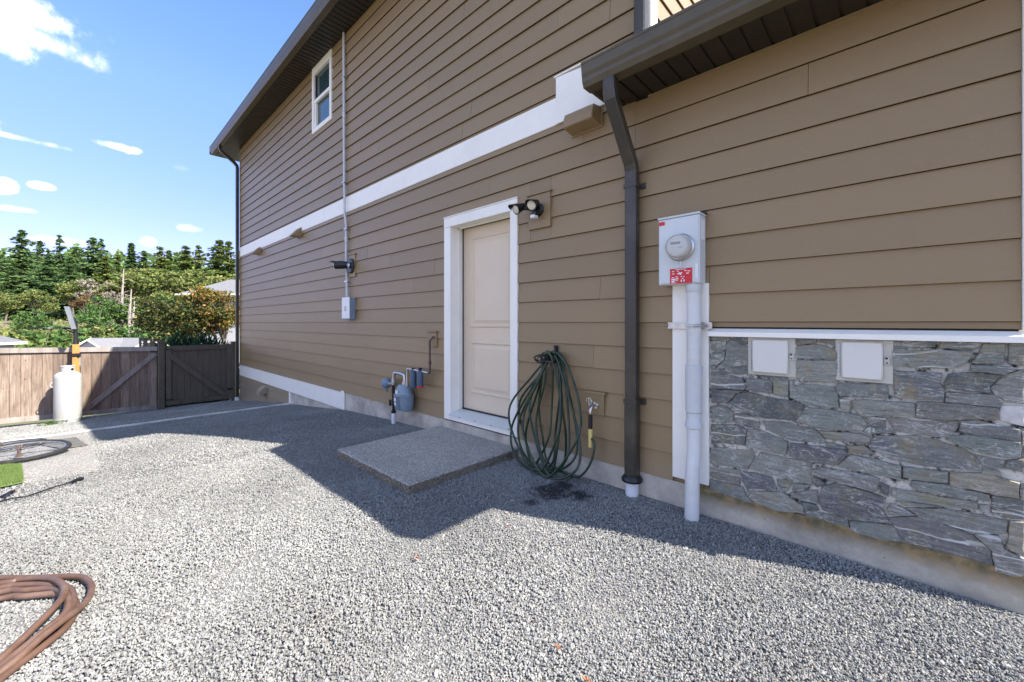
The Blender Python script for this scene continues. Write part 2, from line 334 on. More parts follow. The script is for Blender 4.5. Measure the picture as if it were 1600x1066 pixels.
M['farwall'] = simple('pale_house_wall', (.42, .42, .42), .7, .05)
M['leafred'] = simple('fallen_leaf_orange', (.38, .15, .07), .6, .2)

# ---------------------------------------------------------------- mesh builder
class MB:
    def __init__(s): s.v = []; s.f = []; s.mi = []
    def add(s, vs, fs, mi=0):
        o = len(s.v); s.v += [tuple(v) for v in vs]; s.f += [tuple(i+o for i in f) for f in fs]; s.mi += [mi]*len(fs); return s
    def box(s, x0, x1, y0, y1, z0, z1, mi=0, b=0):
        if x0 > x1: x0, x1 = x1, x0
        if y0 > y1: y0, y1 = y1, y0
        if z0 > z1: z0, z1 = z1, z0
        if b <= 0:
            return s.add([(x0, y0, z0), (x1, y0, z0), (x1, y1, z0), (x0, y1, z0), (x0, y0, z1), (x1, y0, z1), (x1, y1, z1), (x0, y1, z1)],
                         [(0, 3, 2, 1), (4, 5, 6, 7), (0, 1, 5, 4), (1, 2, 6, 5), (2, 3, 7, 6), (3, 0, 4, 7)], mi)
        b = min(b, (x1-x0)*.45, (y1-y0)*.45, (z1-z0)*.45)
        vs = []; ix = {}
        for sx in (0, 1):
            for sy in (0, 1):
                for sz in (0, 1):
                    X = (x0, x1)[sx]; Y = (y0, y1)[sy]; Z = (z0, z1)[sz]; dx = b if sx == 0 else -b; dy = b if sy == 0 else -b; dz = b if sz == 0 else -b
                    ix[sx, sy, sz] = (len(vs), len(vs)+1, len(vs)+2)
                    vs += [(X, Y+dy, Z+dz), (X+dx, Y, Z+dz), (X+dx, Y+dy, Z)]
        I = ix; fs = []
        def q(k, c): return [I[t][k] for t in c]
        for sx in (0, 1):
            c = [(sx, 0, 0), (sx, 0, 1), (sx, 1, 1), (sx, 1, 0)]; fs.append(q(0, c if sx == 0 else c[::-1]))
        for sy in (0, 1):
            c = [(0, sy, 0), (1, sy, 0), (1, sy, 1), (0, sy, 1)]; fs.append(q(1, c if sy == 0 else c[::-1]))
        for sz in (0, 1):
            c = [(0, 0, sz), (0, 1, sz), (1, 1, sz), (1, 0, sz)]; fs.append(q(2, c if sz == 0 else c[::-1]))
        for t in ((0, 0), (0, 1), (1, 0), (1, 1)):
            fs.append((I[(0,)+t][1], I[(1,)+t][1], I[(1,)+t][2], I[(0,)+t][2]))
            fs.append((I[t[0], 0, t[1]][0], I[t[0], 1, t[1]][0], I[t[0], 1, t[1]][2], I[t[0], 0, t[1]][2]))
            fs.append((I[t[0], t[1], 0][0], I[t[0], t[1], 1][0], I[t[0], t[1], 1][1], I[t[0], t[1], 0][1]))
        for c in I.values(): fs.append(c)
        return s.add(vs, fs, mi)
    def tube(s, pts, r, n=10, cap=True, closed=False, mi=0, flat=1.0):
        pts = [Vector(p) for p in pts]; m = len(pts); rs = r if isinstance(r, (list, tuple)) else [r]*m
        up = Vector((0, 0, 1)); vs = []; prev = None
        for i, p in enumerate(pts):
            a = pts[(i-1) % m] if (i or closed) else p; b = pts[(i+1) % m] if (i < m-1 or closed) else p
            d = (b-a).normalized() if (b-a).length > 1e-9 else Vector((0, 0, 1))
            if prev is None:
                prev = d.orthogonal().normalized()
                if abs(d.z) > .9: prev = Vector((1, 0, 0))
            u = (prev-d*prev.dot(d)); u = u.normalized() if u.length > 1e-6 else d.orthogonal().normalized(); prev = u; w = d.cross(u)
            for k in range(n):
                t = 2*math.pi*k/n; vs.append(p+u*math.cos(t)*rs[i]+w*math.sin(t)*rs[i]*flat)
        fs = []
        for i in range(m if closed else m-1):
            j = (i+1) % m
            for k in range(n): fs.append((i*n+k, i*n+(k+1) % n, j*n+(k+1) % n, j*n+k))
        if cap and not closed: fs += [tuple(range(n))[::-1], tuple((m-1)*n+k for k in range(n))]
        return s.add(vs, fs, mi)
    def cyl(s, p, q, r, n=16, mi=0, r2=None): return s.tube([p, q], [r, r if r2 is None else r2], n, mi=mi)
    def lathe(s, prof, c, axis='Z', n=28, mi=0, sx=1, sy=1):
        vs = []
        for (r, h) in prof:
            for k in range(n):
                t = 2*math.pi*k/n; a, b = math.cos(t)*r*sx, math.sin(t)*r*sy
                vs.append({'Z': (c[0]+a, c[1]+b, c[2]+h), 'Y': (c[0]+a, c[1]-h, c[2]+b), 'X': (c[0]+h, c[1]+a, c[2]+b)}[axis])
        fs = [(i*n+k, i*n+(k+1) % n, (i+1)*n+(k+1) % n, (i+1)*n+k) for i in range(len(prof)-1) for k in range(n)]
        fs += [tuple(range(n)), tuple((len(prof)-1)*n+k for k in range(n))]
        return s.add(vs, fs, mi)
    def prism(s, poly, y0, y1, mi=0):          # polygon in XZ extruded along Y
        n = len(poly); vs = [(x, y0, z) for x, z in poly]+[(x, y1, z) for x, z in poly]
        return s.add(vs, [tuple(range(n)), tuple(range(n, 2*n))[::-1]]+[(i, n+i, n+(i+1) % n, (i+1) % n) for i in range(n)], mi)
    def extx(s, poly, x0, x1, mi=0):           # polygon in YZ extruded along X
        n = len(poly); vs = [(x0, y, z) for y, z in poly]+[(x1, y, z) for y, z in poly]
        return s.add(vs, [tuple(range(n)), tuple(range(n, 2*n))[::-1]]+[(i, n+i, n+(i+1) % n, (i+1) % n) for i in range(n)], mi)
    def exty(s, poly, y0, y1, mi=0): return s.prism(poly, y0, y1, mi)
    def build(s, name, mat, parent=None, smooth=False, fix=True):
        me = bpy.data.meshes.new(name); me.from_pydata(s.v, [], s.f)
        mats = mat if isinstance(mat, (list, tuple)) else [mat]
        for m in mats: me.materials.append(m if not isinstance(m, str) else M[m])
        if len(mats) > 1: me.polygons.foreach_set('material_index', s.mi)
        if fix and len(s.f) < 20000:
            import bmesh
            bm = bmesh.new(); bm.from_mesh(me); bmesh.ops.recalc_face_normals(bm, faces=bm.faces); bm.to_mesh(me); bm.free()
        if smooth:
            me.polygons.foreach_set('use_smooth', [True]*len(me.polygons))
            try: me.set_sharp_from_angle(angle=R(38))
            except Exception: pass
        me.update(); o = bpy.data.objects.new(name, me); COL.objects.link(o)
        if parent: o.parent = parent; o.location = -Vector(parent.location) if parent.parent is None else -(Vector(parent.location)+Vector(parent.parent.location))
        return o
def tag(o, label=None, cat=None, group=None, kind=None):
    if label: o['label'] = label
    if cat: o['category'] = cat
    if group: o['group'] = group
    if kind: o['kind'] = kind
    return o
def thing(name, label, cat, loc=(0, 0, 0), group=None):
    o = bpy.data.objects.new(name, None); COL.objects.link(o); o.location = loc; o.empty_display_size = .1
    return tag(o, label, cat, group)
def piece(name, me, parent, loc=(0, 0, 0), rot=(0, 0, 0), scale=(1, 1, 1)):
    o = bpy.data.objects.new(name, me); COL.objects.link(o); o.parent = parent; o.location = Vector(loc)-Vector(parent.location); o.rotation_euler = rot; o.scale = scale; return o
def spline(pts, k=8, closed=False):
    P = [Vector(p) for p in pts]; n = len(P); out = []
    rngi = range(n if closed else n-1)
    for i in rngi:
        p0 = P[(i-1) % n] if (i or closed) else P[0]; p1 = P[i]; p2 = P[(i+1) % n]; p3 = P[(i+2) % n] if (i < n-2 or closed) else P[-1]
        for j in range(k):
            t = j/k; out.append(.5*((2*p1)+(p2-p0)*t+(2*p0-5*p1+4*p2-p3)*t*t+(3*p1-p0-3*p2+p3)*t*t*t))
    if not closed: out.append(P[-1])
    return out

# ---------------------------------------------------------------- ground
def hterr(x, y):
    r = -x if x < 0 else 0
    P = [(12.9, -3.0), (22, -4.5), (48, -6.0), (58, -3.8), (70, -1.6), (80, -.2), (110, 1.3), (160, 4), (260, 8), (900, 10)]
    if r < 12.9: return gz(x)-.35 if x > -12.8 else -2.6
    z = P[-1][1]
    for (a, b), (c, d) in zip(P, P[1:]):
        if r <= c: z = b+(d-b)*(r-a)/(c-a); break
    return z+.7*mnoise.noise(Vector((x*.06, y*.06, 0)))+.25*mnoise.noise(Vector((x*.3, y*.3, 4)))
def grid(xs, ys, fz):
    b = MB(); vs = [(x, y, fz(x, y)) for x in xs for y in ys]; n = len(ys)
    b.add(vs, [(i*n+j, (i+1)*n+j, (i+1)*n+j+1, i*n+j+1) for i in range(len(xs)-1) for j in range(n-1)]); return b
xs = [-900, -500, -300, -200, -150]+list(np.arange(-120, -30, 3.))+list(np.arange(-30, -13, 1.))+[-13, -12.95, -12.0, -9, -6, -3, 0, 5, 10, 30, 80, 300, 900]
ys = [-900, -400, -200]+list(np.arange(-120, 150, 4.))+[200, 400, 900]
o = grid(xs, ys, hterr).build('terrain', 'terrain', smooth=True, fix=False); tag(o, kind='structure')
gx = [-12.9, -12.6, -11, -10, -8.75, -7.5, -6.3, -5.3, -4.2, -2.6, 0, 3, 8]
o = grid(gx, list(np.linspace(-7, 2.95, 12)), lambda x, y: gz(x)-.006).build('gravel_ground', 'gravelbase', fix=False); tag(o, kind='structure')
# kerb strip between the upper and the lower gravel
kb = MB()
kx0, kx1 = -8.82, -8.70
kb.box(kx0, kx1, -7, 2.86, -1.85, -1.612, b=.006)
tag(kb.build('kerb', 'kerb'), kind='structure')
# pale pad at the left
p1 = G(157, 733); p2 = G(136, 697)
PAD = [(-8.64, min(p2.y, .02)), (p1.x, p1.y), (p1.x+.02, -4.5), (-8.64, -4.5)]
ymid = PAD[0][1]+(PAD[1][1]-PAD[0][1])*(-6.3-PAD[0][0])/(PAD[1][0]-PAD[0][0])
PADR = [PAD[0], (-6.3, ymid), PAD[1], PAD[2], (-6.3, -4.5), PAD[3]]
b = MB(); b.add([(x, y, gz(x)+.014) for x, y in PADR]+[(x, y, gz(x)-.1) for x, y in PADR], [(0, 1, 4, 5), (1, 2, 3, 4)]+[(i, i+6, (i+1) % 6+6, (i+1) % 6) for i in range(6)])
tag(b.build('concrete_pad', 'pad'), kind='structure')

# loose gravel (crushed stone, past counting)
def inpoly(x, y, P):
    c = np.zeros(len(x), bool); j = len(P)-1
    for i in range(len(P)):
        xi, yi = P[i]; xj, yj = P[j]
        m = ((yi > y) != (yj > y)) & (x < (xj-xi)*(y-yi)/(yj-yi+1e-12)+xi); c ^= m; j = i
    return c
SL = (-3.84, -2.605, 1.655, 2.86)          # doorstep slab
def gravel_points(x0, x1, y0, y1, dens):
    n = int((x1-x0)*(y1-y0)*dens); x = rng.uniform(x0, x1, n); y = rng.uniform(y0, y1, n)
    keep = ~((x > SL[0]) & (x < SL[1]) & (y > SL[2]))
    keep &= ~((x > kx0) & (x < kx1)); keep &= ~inpoly(x, y, PAD)
    x, y = x[keep], y[keep]; z = np.interp(x, [-13.5, -12.6, -8.75, -6.3, -5.3, -4.2, -2.6, 3, 8], [-2.13, -2.06, -1.63, -1.385, -1.33, -1.29, -1.28, -1.29, -1.3])
    z = z+rng.uniform(-.004, .004, len(x))+.006*np.sin(x*5.1+y*2)*np.sin(y*4.3-x)
    return np.stack([x, y, z], 1)
def gravel(name, pts, rmin, rmax, seed):
    me = bpy.data.meshes.new(name); me.from_pydata(pts.tolist(), [], []); me.materials.append(M['pebble'])
    ob = bpy.data.objects.new(name, me); COL.objects.link(ob); tag(ob, kind='stuff')
    g = bpy.data.node_groups.new('gravel_nodes', 'GeometryNodeTree'); g.interface.new_socket('Geometry', in_out='INPUT', socket_type='NodeSocketGeometry'); g.interface.new_socket('Geometry', in_out='OUTPUT', socket_type='NodeSocketGeometry')
    gi = g.nodes.new('NodeGroupInput'); go = g.nodes.new('NodeGroupOutput'); L = g.links
    stones = g.nodes.new('GeometryNodeGeometryToInstance')
    for k in range(5):
        ico = g.nodes.new('GeometryNodeMeshIcoSphere'); ico.inputs['Radius'].default_value = 1; ico.inputs['Subdivisions'].default_value = 1 if k % 2 else 2
        pos = g.nodes.new('GeometryNodeInputPosition'); nz = g.nodes.new('ShaderNodeTexNoise'); nz.noise_dimensions = '4D'; nz.inputs['W'].default_value = k*7.3+seed; nz.inputs['Scale'].default_value = 1.1; nz.inputs['Detail'].default_value = 1
        L.new(pos.outputs[0], nz.inputs['Vector'])
        sub = g.nodes.new('ShaderNodeVectorMath'); sub.operation = 'SUBTRACT'; L.new(nz.outputs['Color'], sub.inputs[0]); sub.inputs[1].default_value = (.5, .5, .5)
        sc = g.nodes.new('ShaderNodeVectorMath'); sc.operation = 'SCALE'; L.new(sub.outputs[0], sc.inputs[0]); sc.inputs['Scale'].default_value = 1.9
        sp = g.nodes.new('GeometryNodeSetPosition'); L.new(ico.outputs['Mesh'], sp.inputs['Geometry']); L.new(sc.outputs[0], sp.inputs['Offset'])
        sm = g.nodes.new('GeometryNodeSetMaterial'); sm.inputs['Material'].default_value = M['pebble']; L.new(sp.outputs[0], sm.inputs[0])
        ss = g.nodes.new('GeometryNodeSetShadeSmooth'); ss.inputs['Shade Smooth'].default_value = False; L.new(sm.outputs[0], ss.inputs[0])
        L.new(ss.outputs[0], stones.inputs[0])
    ip = g.nodes.new('GeometryNodeInstanceOnPoints'); L.new(gi.outputs[0], ip.inputs['Points']); L.new(stones.outputs[0], ip.inputs['Instance']); ip.inputs['Pick Instance'].default_value = True
    ri = g.nodes.new('FunctionNodeRandomValue'); ri.data_type = 'INT'; ri.inputs[4].default_value = 0; ri.inputs[5].default_value = 4; ri.inputs['Seed'].default_value = seed; L.new(ri.outputs[2], ip.inputs['Instance Index'])
    rr = g.nodes.new('FunctionNodeRandomValue'); rr.data_type = 'FLOAT_VECTOR'; rr.inputs[0].default_value = (0, 0, 0); rr.inputs[1].default_value = (6.28, 6.28, 6.28); rr.inputs['Seed'].default_value = seed+1; L.new(rr.outputs[0], ip.inputs['Rotation'])
    rs = g.nodes.new('FunctionNodeRandomValue'); rs.data_type = 'FLOAT_VECTOR'; rs.inputs[0].default_value = (rmin, rmin*.8, rmin*.55); rs.inputs[1].default_value = (rmax, rmax*.85, rmax*.65); rs.inputs['Seed'].default_value = seed+2; L.new(rs.outputs[0], ip.inputs['Scale'])
    L.new(ip.outputs[0], go.inputs[0])
    md = ob.modifiers.new('gravel', 'NODES'); md.node_group = g; return ob
gp = np.concatenate([gravel_points(-4.6, 1.6, -1.6, 2.83, 14000), gravel_points(-8.70, -4.6, -2.0, 2.83, 6000)])
gravel('crushed_gravel', gp, .0028, .0070, 3)
gravel('lower_gravel', gravel_points(-12.95, -8.82, -3.0, 2.83, 3500), .005, .010, 9)
gravel('scattered_larger_stones', gravel_points(-8.7, 1.6, -1.6, 2.83, 70), .0075, .0135, 21)

# ---------------------------------------------------------------- house
H = thing('house', 'brown lap-sided two-storey house with white trim and stone veneer at its near end', 'house', (-6, D, -1.3))
X0, XU, X1 = -12.55, -1.31, .425                   # far corner, upper-storey corner, near corner
DOOR = (-3.63, -2.70, -1.06, 1.085)
WIN = (-7.56, -6.88, 3.49, 4.50)
SOF = 1.675; SOFU = 4.57
def rects_minus(x0, x1, z0, z1, holes):
    out = [(x0, x1, z0, z1)]
    for (a, b, c, d) in holes:
        nw = []
        for (p, q, r, s) in out:
            if a >= q or b <= p or c >= s or d <= r: nw.append((p, q, r, s)); continue
            if a > p: nw.append((p, a, r, s))
            if b < q: nw.append((b, q, r, s))
            if c > r: nw.append((max(a, p), min(b, q), r, c))
            if d < s: nw.append((max(a, p), min(b, q), d, s))
        out = nw
    return out
# inner wall (sheathing) with its openings, returns and rear
b = MB()
for (p, q, r, s) in rects_minus(X0+.01, XU-.02, -1.3, SOFU, [DOOR, WIN]): b.box(p, q, D+.004, D+.16, r, s)
b.box(XU-.02, X1-.01, D+.004, D+.16, -1.3, SOF)
b.box(X0+.01, X0+.15, D+.162, 9, -1.3, SOFU); b.box(XU-.16, XU-.02, D+.162, 9, 1.0, SOFU); b.box(X1-.15, X1-.01, D+.162, 9, -1.3, SOF)
b.box(X0+.01, X1-.01, 9, 9.15, -1.3, SOF)
b.box(-3.9, -2.4, 3.4, 3.45, -1.2, 1.3); b.box(-7.9, -6.6, 3.5, 3.55, 3.2, 4.57)
b.build('wall', 'sheath', H)
# lap siding, one mesh per board
EXPO = .1863
def lap(x0, x1, z0, z1, c0, c1):
    """board clipped to z0..z1 of a course c0..c1; face leans, butt edge proud"""
    fy = lambda z: D-.003-.0165*(1-(z-c0)/(c1-c0))
    jy = random.uniform(-.0012, .0012); jz = random.uniform(-.0013, .0013); bb = MB(); e = .0012; x0 = x0; fy0 = fy; fy = lambda z: fy0(z)+jy; z0 = z0+(jz if z0 <= c0+1e-6 else 0)
    poly = [(D+.003, z0+.013), (D-.006, z0+.009), (fy(z0)+.0035, z0), (fy(z0), z0+.0015), (fy(z1), z1), (D+.003, z1)]
    bb.extx(poly, x0+e, x1-e); return bb
def boards(x0, x1, zlo, zhi, first, holes, fixed={}, seed=1):
    rr = random.Random(seed); k = math.floor((zlo-first)/EXPO); c0 = first+k*EXPO
    while c0 < zhi-.004:
        c1 = c0+EXPO
        js = fixed.get(round(k))
        if js is None:
            js = []; x = x0+rr.uniform(.6, 3.6)
            while x < x1-.3: js.append(x); x += rr.choice([3.66, 3.66, 3.66, 2.44])
        js = [x0]+[j for j in js if x0+.2 < j < x1-.2]+[x1]
        for a, c in zip(js, js[1:]):
            for (p, q, r, s) in rects_minus(a, c, max(c0, zlo), min(c1-.0005, zhi), holes):
                if q-p > .01 and s-r > .012: lap(p, q, r, s, c0, c1).build('siding_board', 'siding', H)
        c0 = c1; k += 1
CAS = (-3.745, -2.606, -1.11, 1.19); WF = (-7.64, -6.815, 3.40, 4.575)
holesL = [(CAS[0]+.01, CAS[1]-.01, -1.3, CAS[3]-.01), (-1.124+.006, -.885, -1.2, .255), (-2.45, -2.21, .86, 1.16)]
fx = {8: [-2.05, 1.0], 7: [-6.6, -3.0], 5: [-9.2, -5.6, -1.55, .02], 2: [-7.9, -4.4], 0: [-8.2, -5.45], 6: [-7.2, -5.3, -.2], 4: [-8.6, -4.95, -1.3], 3: [-11.2, -7.0, -3.95]}
fx[-1] = [-9.5, -6.05]; fx[8] = [-9.8, -6.2, -1.87]
XS = -1.41
boards(X0, XS, -1.115, 1.735, .003, holesL, fx, 5)
boards(XS, X1-.004, -.03, SOF-.012, .003, [(-1.118, -.885, -.1, .255)], {7: [-.35], 8: [], 6: [], 5: [], 4: [], 3: [], 2: [], 1: [], 0: []}, 6)
boards(XS, -1.124, -1.115, -.03, .003, [], {k: [] for k in range(-8, 2)}, 7)
boards(X0, XU-.0, 1.975, SOFU-.02, 2.011, [(WF[0]+.01, WF[1]-.01, WF[2]+.01, WF[3])], {}, 11)
boards(X0, -8.83, -2.12, -1.385, -1.115, [], {}, 12)
# sunlit side wall of the upper storey (faces +X): vertical faces in courses
k = 0; z = 1.75
while z < SOFU-.02:
    bb = MB(); z1 = min(z+EXPO-.0005, SOFU)
    poly = [(XU-.02, z+.016), (XU+.003, z+.012), (XU+.018, z), (XU+.020, z+.003), (XU+.004, z1), (XU-.02, z1)]
    bb.exty(poly, D+.10, 8.9); bb.build('siding_board', 'siding', H); z += EXPO
# white trims
b = MB(); b.box(X0-.005, -2.142, D-.022, D+.002, 1.735, 1.975, b=.003); b.build('band_trim', 'white', H)
b = MB(); b.prism([(-2.14, 1.735), (-1.53, 1.735), (-1.53, 2.02), (-1.62, 2.10), (-2.14, 2.14)], D-.034, D+.002); b.box(-2.16, -1.60, D-.04, D+.0, 2.142, 2.155); b.build('band_end_block', 'white', H)
b = MB(); b.box(XU+.0055, XU+.025, D-.016, D+.098, 1.75, SOFU, b=.002); b.box(XU-.02, XU+.005, D-.022, D-.004, 2.0, SOFU); b.build('corner_board', 'white', H)
b = MB(); b.box(X1-.004, X1+.02, D-.03, D+.1, -.035, SOF-.02, b=.003); b.build('corner_board', 'white', H)
b = MB(); b.box(X0-.03, X0-.002, D-.024, D+.08, -2.1, SOFU-.02, b=.003); b.build('corner_board', 'siding', H)
# skirt board at the far end
b = MB(); b.box(X0, -6.32, D-.03, D-.017, -1.39, -1.118, b=.003); b.box(-6.44, -6.32, D-.032, D-.0305, -1.2, -1.09); b.box(X0, -6.45, D-.036, D-.031, -1.128, -1.118); b.build('skirt_trim', 'white', H)
b = MB(); b.box(-8.83, -8.77, D-.03, D+.004, -1.75, -1.392, b=.002); b.build('skirt_post', 'white', H)
# foundation
b = MB(); b.box(-8.77, -1.0, D-.012, D+.15, -1.9, -1.1165); b.build('foundation', 'found', H)
b = MB(); b.box(-.9995, X1+.02, D-.024, D+.15, -1.6, -1.112, b=.006); b.build('foundation', 'foundalg', H)
b = MB(); b.box(X0, -8.775, D+.006, D+.15, -2.4, -1.39); b.build('foundation', 'found', H)
b = MB(); b.box(-1.1245, -.884, D-.010, D+.003, -1.1115, -1.075); b.build('foundation', 'foundalg', H)
# white board behind the meter conduit
b = MB(); b.box(-1.124, -.885, D-.03, D-.0, -1.083, .262, b=.003); b.build('conduit_board', 'white', H)

# ---- stone veneer: every stone a piece
CR = {'A': (1100, 510, 7.614), 'P': (1100, 500, 4.44), 'Q': (1220, 510, 7.614), 'S': (1350, 500, 4.44), 'E': (1100, 640, 6.27), 'F': (1250, 640, 5.076), 'G': (1400, 640, 5.33), 'H': (1400, 760, 5.33), 'Z': (0, 0, 1)}
ST = '''A 80,100 310,95 305,165 90,170|A 325,95 575,110 575,215 440,210 320,170|A 85,180 260,185 258,275 85,285|A 85,305 250,300 240,395 165,455 85,460
A 275,180 440,215 575,235 575,455 150,505 175,465 250,400 262,300|A 85,470 150,470 130,510 85,515|A 140,525 575,470 575,555 450,575 220,560
A 85,540 350,590 450,620 500,720 480,750 90,735|A 90,750 470,765 380,800 275,915 90,905|A 490,615 800,640 815,800 600,780 510,745 520,690|A 840,640 1005,650 1005,850 830,815|A 590,570 960,585 1000,632 700,610
P 165,582 230,515 300,500 420,530 690,580 690,610 640,702 400,680 200,620|P 50,600 110,590 160,605 200,640 200,710 50,712|P 212,650 300,655 385,690 380,755 300,745 212,715
P 50,725 210,725 295,760 280,872 150,855 50,852|P 305,762 385,762 580,845 570,935 490,925 290,880|P 400,700 560,710 780,765 840,830 840,858 600,838 440,765|P 600,852 960,900 995,915 975,960 905,1010 740,985 590,945
Z 1259,636 1310,643 1345,650 1356,664 1346,674 1278,669 1244,658|P 598,450 790,450 905,465 932,545 935,608 800,603 700,588 595,538
Q 175,140 440,132 420,200 180,220|Q 470,132 670,140 675,260 560,200 470,190|Q 175,235 400,215 520,225 640,290 670,300 670,395 175,380|Q 180,400 670,415 665,600 640,670 220,650 180,590
Z 1308,599 1386,600 1388,619 1385,622 1312,619 1306,610|Q 700,862 830,880 825,1000 710,985|Z 1331,626 1350,625 1429,630 1430,648 1345,651 1335,640|A 1020,640 1060,650 1060,850 1020,850
S 200,140 510,145 490,190 200,200|S 530,145 820,160 770,205 520,195|S 200,215 560,210 760,215 710,295 640,335 200,322|S 200,350 545,370 525,440 555,480 555,555 210,540
S 830,165 980,165 975,235 940,225 800,220|S 800,235 970,242 970,305 740,300|S 1000,165 1110,168 1110,320 1000,300|S 740,312 1000,325 1080,338 960,375 740,355
S 590,375 740,365 960,387 870,450 880,510 570,490 555,440|S 570,505 900,520 965,560 950,605 565,570|S 880,470 960,397 1110,347 1110,585 1000,570 905,520|S 960,600 1110,600 1110,740 950,700 935,650
S 370,567 600,582 930,612 935,688 670,688 600,698 360,680|S 160,682 240,677 650,702 655,745 600,810 540,815 350,795 210,770|S 10,670 150,682 150,750 50,738|Z 1349,669 1360,667 1400,676 1352,678
S 680,702 780,692 1080,762 1085,832 780,800 660,770|S 600,805 720,795 1085,847 1085,950 980,955 850,930 760,908 570,832|S 75,808 350,802 500,832 700,900 760,942 800,1050 400,1010 180,970 30,880|S 772,937 990,980 950,1010 960,1040 832,1040|S 1000,977 1110,967 1110,1060 970,1030
G 60,477 430,522 430,610 60,562|G 450,522 700,532 880,570 1030,612 1020,738 800,698 450,630|G 722,492 868,520 880,560 715,530|G 130,592 430,627 780,712 775,765 500,733 200,680 120,640
Z 1393,763 1400,763 1437,770 1527,787 1529,797 1475,793 1400,780 1393,776|G 0,757 380,814 100,800 0,790|G 80,822 400,830 720,882 930,927 920,1030 760,1040 560,1000 200,900|G 700,792 780,802 775,860 710,855
G 800,722 1066,757 1066,850 800,800|G 800,817 1066,872 1066,920 960,910 800,860|G 1040,612 1066,605 1066,740 1035,738|G 1050,190 1066,190 1066,395 1050,388
H 950,287 1066,302 1066,570 950,530 915,490 942,430|Z 1388,810 1400,809 1438,807 1494,826 1520,836 1548,860 1551,893 1528,892 1475,875 1419,855 1409,847 1402,835|H 652,402 860,412 900,520 1066,602 1066,782 850,735 822,700 802,540
Z 1386,795 1392,787 1402,789 1430,805 1400,806 1389,804|F 150,167 480,192 560,217 545,270 500,270 210,235|F 370,287 500,282 590,350 400,340|F 215,262 360,292 370,323 205,290|F 400,357 560,387 800,447 800,558 560,508 300,450
F 100,472 200,462 560,522 630,552 600,648 560,648 250,560 120,502|F 172,622 290,572 680,702 655,790 700,870 730,903 400,877 180,798 152,720|F 38,802 150,812 380,872 390,968 250,938 40,868|F 397,887 740,917 810,1045 650,1035 400,958|F 642,582 710,612 700,690 640,658
E 62,372 450,402 500,450 430,588 330,573 62,530|E 62,562 350,590 360,650 62,592|E 62,612 350,670 350,743 62,660|E 62,682 380,762 400,820 470,908 270,885 62,785|E 380,602 540,637 665,672 710,788 420,773 370,700
E 560,422 830,482 1050,512 1060,738 900,698 550,623 452,593 500,500|E 712,682 868,712 820,798 730,798 720,740|E 882,722 1040,752 950,780 862,800|Z 1233,771 1277,766 1279,784 1276,787 1259,784 1240,777
E 422,797 760,812 850,872 970,942 975,1015 700,990 500,910|Z 1271,743 1290,757 1276,762 1272,758|F 640,450 660,455 640,470|G 5,460 45,472 42,588 5,592|F 0,735 120,755 150,800 0,780'''
b = MB(); b.box(-.8845, X1+.012, D-.004, D+.003, -1.13, -.09); b.build('mortar_bed', 'mortar', H)
# raised mortar flecks between the stones
SY = D-.018
rs = random.Random(4)
nst = 0
for line in ST.replace('\n', '|').split('|'):
    c, *pp = line.split(); ox, oy, s_ = CR[c]
    P2 = []
    for q in pp:
        u, v = q.split(','); P2.append(Vector(W(ox+float(u)/s_, oy+float(v)/s_, SY)))
    P2 = [Vector((min(max(p.x, -.878), X1+.012), max(p.y, -1.135))) for p in P2]
    cen = sum(P2, Vector((0, 0)))/len(P2)
    area = abs(sum(P2[i].x*P2[(i+1) % len(P2)].y-P2[(i+1) % len(P2)].x*P2[i].y for i in range(len(P2)))/2)
    if area < 2e-4: continue
    pts = []
    for i in range(len(P2)):
        a, d_ = P2[i], P2[(i+1) % len(P2)]; L = (d_-a).length; n = max(1, int(L/.028)); nr = Vector((-(d_-a).y, (d_-a).x)).normalized() if L > 1e-6 else Vector((0, 0))
        for j in range(n):
            p = a.lerp(d_, j/n)
            if j: p = p+nr*rs.uniform(-.0028, .0028)
            pts.append(p+(p-cen).normalized()*.0014)
    n = len(pts); depth = rs.uniform(.008, .028); tx, tz = rs.uniform(-.12, .12), rs.uniform(-.12, .16)
    vs = []
    for ring, (ins, dy) in enumerate([(0, 0), (.0, -.72), (.002, -.95), (.007, -1.0)]):
        for p in pts:
            k2 = min(1, ins/max((p-cen).length, .02)); q = p.lerp(cen, k2)
            y = D-.004+depth*dy
            if ring >= 2: y += tx*(q.x-cen.x)*.3+tz*(q.y-cen.y)*.3+rs.uniform(-.0018, .0018)
            vs.append((q.x-cen.x, y-D, q.y-cen.y))
    vs.append((0, -.004-depth*1.05, 0)); fs = []
    for rg in range(3):
        for i in range(n): fs.append((rg*n+i, rg*n+(i+1) % n, (rg+1)*n+(i+1) % n, (rg+1)*n+i))
    for i in range(n): fs.append((3*n+i, 3*n+(i+1) % n, 4*n))
    sb = MB(); sb.add(vs, fs)
    o = sb.build('veneer_stone', 'quartz' if line.startswith('S 960,600') else 'slate', smooth=False)
    o.parent = H; o.location = Vector((cen.x, D, cen.y))-Vector(H.location); nst += 1
# cap ledge over the stones
b = MB(); b.extx([(D-.055, -.090), (D-.055, -.062), (D-.003, -.040), (D-.003, -.090)], -.8845, X1+.03); b.build('stone_cap', 'white', H)

